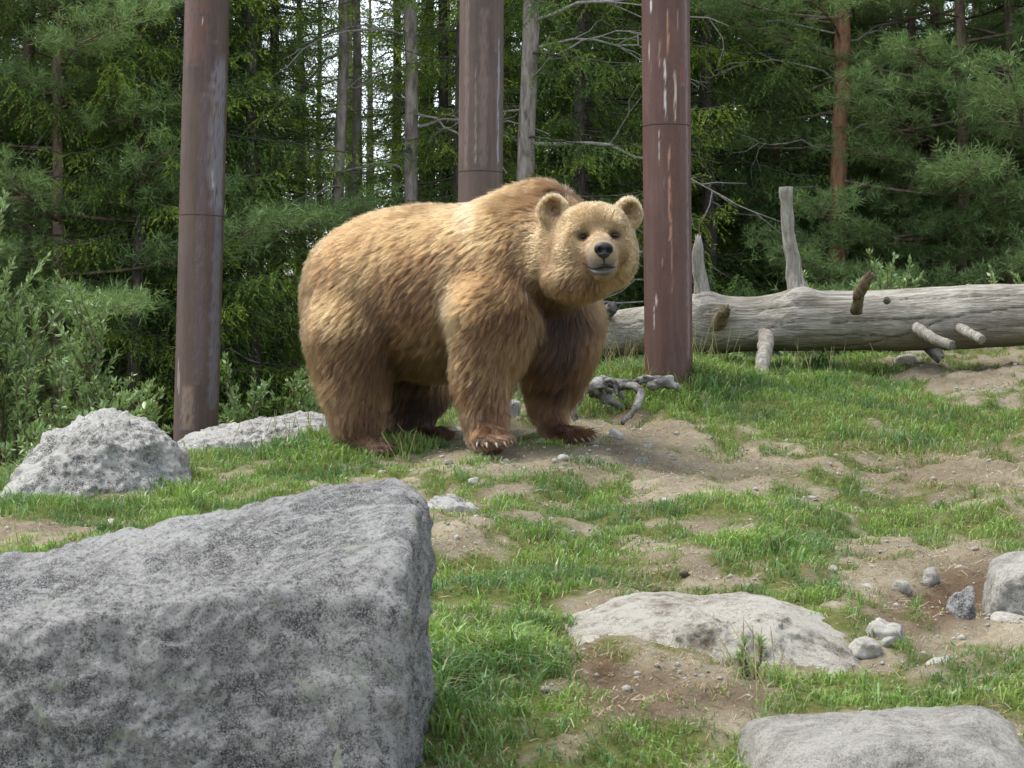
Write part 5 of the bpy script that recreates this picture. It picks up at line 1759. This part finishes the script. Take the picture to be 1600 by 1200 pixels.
near = [(spB, 215, 16.9, 3.3, 0.95, 'foremost lime tipped spruce left of the streaked post', G1), (spB, 432, 18.4, 5.6, 0.9, 'slender lime tipped spruce closest to the bare twin trunks', G1), (spB, 340, 18.6, 4.6, 1.0, 'lime tipped spruce showing at the right side of the streaked post', G1),
        (piC, 95, 17.2, 4.4, 0.95, 'foremost bushy pine behind the leafy bushes', 'pines of the wood edge'), (piC, 1505, 18.6, 5.5, 0.95, 'foremost green pine above the thick end of the fallen trunk', 'pines of the wood edge'),
        (spA, 912, 18.3, 2.9, 0.9, 'green spruce over the head of the bear', G1), (spB, 720, 17.6, 5.0, 0.85, 'lime sprayed spruce showing left of the plain post', G1), (piC, 1420, 20.0, 3.1, 0.9, 'green pine whose boughs hang right of the orange barked trunk', 'pines of the wood edge'),
        (spB, 690, 19.0, 2.2, 0.95, 'leafy green spruce half hidden by the plain post', G1), (spA, 955, 20.0, 3.7, 1.0, 'dark spruce in the shade left of the red brown post', G1),
        (spC, 180, 19.8, 0.5, 1.0, 'dark spruce between the corner pine and the streaked post', G1), (piB, 140, 20.8, 3.0, 1.0, 'blue green pine in the second rank left of the streaked post', 'pines of the wood edge'),
        (spB, 372, 20.8, 4.1, 1.1, 'dark slender spruce in the second rank right of the streaked post', G1), (spB, 408, 22.0, 0.2, 0.9, 'slim lime spruce at the left rim of the bright sky gap', G1), (spB, 668, 21.0, 2.7, 1.0, 'slim green spruce in the second rank left of the plain post', G1), (spB, 292, 17.0, 1.9, 1.05, 'slim lime spruce showing just left of the streaked post', G1), (spB, 790, 18.6, 0.6, 0.95, 'slim lime spruce showing at the right side of the plain post', G1), (spB, 905, 17.8, 4.0, 0.9, 'slim green spruce right of the grey trunk with dead branches', G1),
        (spC, 1180, 20.6, 5.2, 1.05, 'dark trunked spruce left of the tall sawn branch', G1), (piC, 1575, 19.2, 0.7, 1.0, 'reddish trunked pine near the right edge of the picture', 'pines of the wood edge'),
        (piA, 1700, 18.4, 2.6, 1.0, 'pine beyond the right edge whose boughs reach into the picture', 'pines of the wood edge'), (piC, 1215, 22.0, 4.0, 0.95, 'pine in the second rank between the sawn branch and the red brown post', 'pines of the wood edge'),
        (piB, 1375, 22.5, 5.0, 1.0, 'pine in the second rank right behind the orange barked pine', 'pines of the wood edge'), (spA, 770, 20.6, 1.0, 1.0, 'green spruce in the second rank behind the plain post', G1),
        (spB, 880, 21.5, 5.1, 1.0, 'green spruce in the second rank between the two right posts', G1), (piC, -120, 18.0, 1.6, 1.0, 'pine beyond the left edge whose boughs reach into the picture', 'pines of the wood edge'),
        (piB, 1640, 21.8, 3.6, 1.0, 'pine in the second rank at the right edge', 'pines of the wood edge'), (spC, 1030, 21.0, 1.1, 1.0, 'dark spruce in the second rank right behind the red brown post', G1)]
for (src, px, Y, rz, s, lab, g) in near:
    put(copy_tree(src, lab, g), px, Y, rz, s)
for (px, Y, rz, s_, lab) in [(500, 29.0, 1.0, 0.85, 'slender spruce far back in the bright sky gap, behind the twin trunks'), (560, 26.0, 2.0, 0.9, 'slender spruce far back right of the twin trunks'), (470, 25.5, 3.0, 0.9, 'slender spruce far back left of the bright sky gap')]:
    put(copy_tree(spB, lab, G1), px, Y, rz, s_)
# deeper ranks
G3 = 'dark conifers deep in the wood'
k = 0
for row, (Y0, sp) in enumerate([(24.0, 128), (28.5, 112)]):
    px = -260 + row * 45
    while px < 1860:
        if not (435 < px < 572):
            src = (spC, spA, piB, spC)[k % 4] if not (300 < px < 700) else spB
            o = copy_tree(src, 'dark conifer standing deep in the shaded wood', G3)
            put(o, px + tr.uniform(-18, 18), Y0 + tr.uniform(-1.2, 1.2), tr.uniform(0, 6.28), tr.uniform(0.9, 1.15))
            k += 1
        px += sp

# the wood goes on to both sides, outside the picture
for k, (px, Y) in enumerate([(-330, 18.5), (-520, 19.5), (-740, 18.0), (-980, 19.0), (-250, 22.0), (-450, 24.0), (-660, 22.5), (-900, 25.0), (-1200, 20.0), (-1450, 18.0), (1880, 19.5), (2080, 18.5), (2300, 20.0), (1980, 23.0), (2200, 24.5), (2550, 19.0), (2800, 20.5)]):
    put(copy_tree((spC, piB, spA, piC)[k % 4], 'conifer of the wood edge standing outside the picture', 'conifers of the wood edge beyond the picture'), px, Y, k * 1.7, 1.0)

# the far wood, one mass
fb = [[], [], [], [], []]
ft = Tubes()
for k in range(78):
    Y = tr.uniform(35, 60); px = tr.uniform(-700, 2300)
    if 478 < px < 520 or (620 < px < 650) or (1225 < px < 1260) or (1545 < px < 1590): continue
    B, Dr, Ln, Wn, C, limbs = spruce_parts(200 + k % 6, H=tr.uniform(9, 12), z0=0.2, Lmax=2.3 if not (330 < px < 690) else 0.9, step=0.30, lime=0.45, coarse=3.9)
    x = (px - 800) / F * Y; a = tr.uniform(0, 6.28); off = np.array([x, Y, gz1(x, Y)])
    for q_, val in zip(fb, (rotz(B, a) + off, rotz(Dr, a), Ln, Wn, C)): q_.append(val)
    ft.add(np.array([[0, 0, -0.3], [0, 0, 5], [0, 0, 10.0]]) + off, [0.16, 0.1, 0.02], 7)
fb = [np.concatenate(q_) for q_ in fb]
wood = needle_mesh('far_wood', *fb, MAT['needle'], None, np.random.default_rng(4))
tag(wood, 'dark far conifer wood behind the near trees', None, None, 'stuff')
tag(ft.build('far_wood_trunks', MAT['bark_dark']), 'trunks of the dark far conifer wood', None, None, 'stuff')


# ------------------------------------------------------------------ leafy bushes
def shrub(label, px, Y, H, spread, nst, seed, group, upright=0.5, leaf=0.042, lw=0.30, tone=0.5, name='leafy_bush'):
    r = np.random.default_rng(seed)
    x0 = (px - 800) / F * Y
    root = empty(name, (x0, Y, gz1(x0, Y) - 0.03))
    tag(root, label, 'bush', group)
    st = Tubes()
    LB, LD, LN, LC = [], [], [], []

    def stem(b, d, L, rad, depth):
        up = np.array([0, 0, 1.0])
        p = curve_pts(b, b + norm(d) * L, up * L * (0.03 if upright > 0.7 else -0.04), 9, L * 0.015, r)
        st.add(p, np.linspace(rad, rad * 0.25, 9), 4, False)
        nl = int(L / 0.0065)
        s = r.uniform(0.18 if depth else 0.35, 1.0, nl) * 8
        i0 = np.minimum(s.astype(int), 7); f_ = (s - i0)[:, None]
        q_ = p[i0] * (1 - f_) + p[i0 + 1] * f_
        t = norm(p[i0 + 1] - p[i0])
        dl = norm(t * r.uniform(0.3, 1.0, (nl, 1)) + norm(r.normal(size=(nl, 3))) * 0.75 + up * 0.25)
        LB.append(q_); LD.append(dl); LN.append(leaf * 1.3 * r.uniform(0.5, 1.25, nl) * (1.15 - 0.06 * s)); LC.append(np.clip(tone + 0.035 * (s - 4) + 0.22 * r.normal(size=nl), 0, 1))
        if depth:
            for _ in range(int(3 + L * 7)):
                k = r.integers(2, 8)
                d2 = norm(t[0] * 0.6 + norm(r.normal(size=3)) * (0.5 if upright > 0.7 else 0.75) + up * 0.5 * upright)
                stem(p[k], d2, L * r.uniform(0.16, 0.42), rad * 0.5, depth - 1)

    for _ in range(nst):
        a = r.uniform(0, 2 * pi); rr_ = spread * math.sqrt(r.random())
        d = np.array([math.cos(a) * rr_ / H, math.sin(a) * rr_ / H, 1.0])
        b = np.array([math.cos(a) * rr_ * 0.5, math.sin(a) * rr_ * 0.5, 0])
        b[2] = gz1(x0 + b[0], Y + b[1]) - gz1(x0, Y)
        stem(b, d, H * r.uniform(0.45, 1.0) * (1 - 0.45 * (rr_ / spread) ** 2 * (1 - upright)), 0.007 + 0.004 * H, 1)
    LB, LD, LN, LC = map(np.concatenate, (LB, LD, LN, LC))
    n_ = len(LB)
    s = norm(np.cross(LD, r.normal(size=(n_, 3)))) * (LN * lw / 2)[:, None]
    nn = np.cross(LD, norm(s))
    mid = LB + LD * (LN * 0.45)[:, None] - nn * (LN * 0.04)[:, None]
    V = np.stack([LB, mid + s, LB + LD * LN[:, None], mid - s], 1).reshape(-1, 3)
    q_ = np.arange(n_)[:, None] * 4
    c0, c1 = np.array([0.130, 0.225, 0.065]), np.array([0.280, 0.390, 0.140])
    C = (c0 + (c1 - c0) * LC[:, None]) * r.uniform(0.75, 1.25, (n_, 1))
    st.build('stems', MAT['stem'], root)['kind'] = 'stuff'
    o = mesh_np('foliage', V, np.concatenate([q_ + [[0, 1, 2]], q_ + [[0, 2, 3]]]), None, MAT['leaf'], False, {'tint': np.repeat(C, 4, 0)}, root)
    o['kind'] = 'stuff'
    return root


GB = 'leafy bushes left of the streaked post'
shrub('tall yellow green willow bush cut by the left edge of the picture', -12, 13.4, 1.55, 0.34, 15, 1, GB, 0.75, 0.05, 0.28, 0.75)
shrub('round dark leafy bush behind the pointed pale boulder', 85, 13.9, 1.0, 0.5, 17, 2, GB, 0.4, 0.045, 0.34, 0.45)
shrub('slim upright leafy shoot rising above the bushes', 138, 13.2, 1.16, 0.10, 4, 3, GB, 0.95, 0.046, 0.30, 0.55)
shrub('bright leafy bush nearest to the streaked post', 196, 13.1, 0.72, 0.24, 13, 4, GB, 0.5, 0.05, 0.40, 0.7)
shrub('low bluish leafy bush at the left foot of the pale boulders', 25, 12.2, 0.52, 0.45, 17, 5, GB, 0.3, 0.045, 0.36, 0.5)
shrub('low spreading bush touching the back of the pointed pale boulder', 150, 12.0, 0.40, 0.40, 15, 6, GB, 0.3, 0.04, 0.36, 0.5)
shrub('dark low bush in the shade behind the long flat boulder', 400, 14.6, 0.75, 0.5, 13, 10, GB, 0.4, 0.045, 0.36, 0.25)
GR = 'leafy bushes behind the fallen trunk'
shrub('leafy bush above the fallen trunk next to the rotten stub', 1385, 15.2, 0.72, 0.30, 11, 7, GR, 0.6, 0.045, 0.40, 0.55)
shrub('leafy bush above the fallen trunk just right of the tall sawn branch', 1290, 15.4, 0.62, 0.30, 10, 8, GR, 0.5, 0.045, 0.40, 0.5)
shrub('pale leafy bush above the fallen trunk at the right edge', 1565, 15.4, 0.72, 0.38, 12, 9, GR, 0.5, 0.045, 0.42, 0.7)
shrub('small leafy bush below the pointed branch stub', 1140, 15.3, 0.62, 0.3, 9, 11, GR, 0.4, 0.045, 0.40, 0.35)
shrub('young leafy seedling in the grass at the edge of the brown bank', 1165, 5.75, 0.16, 0.05, 6, 12, None, 0.8, 0.022, 0.36, 0.7, 'leafy_seedling')
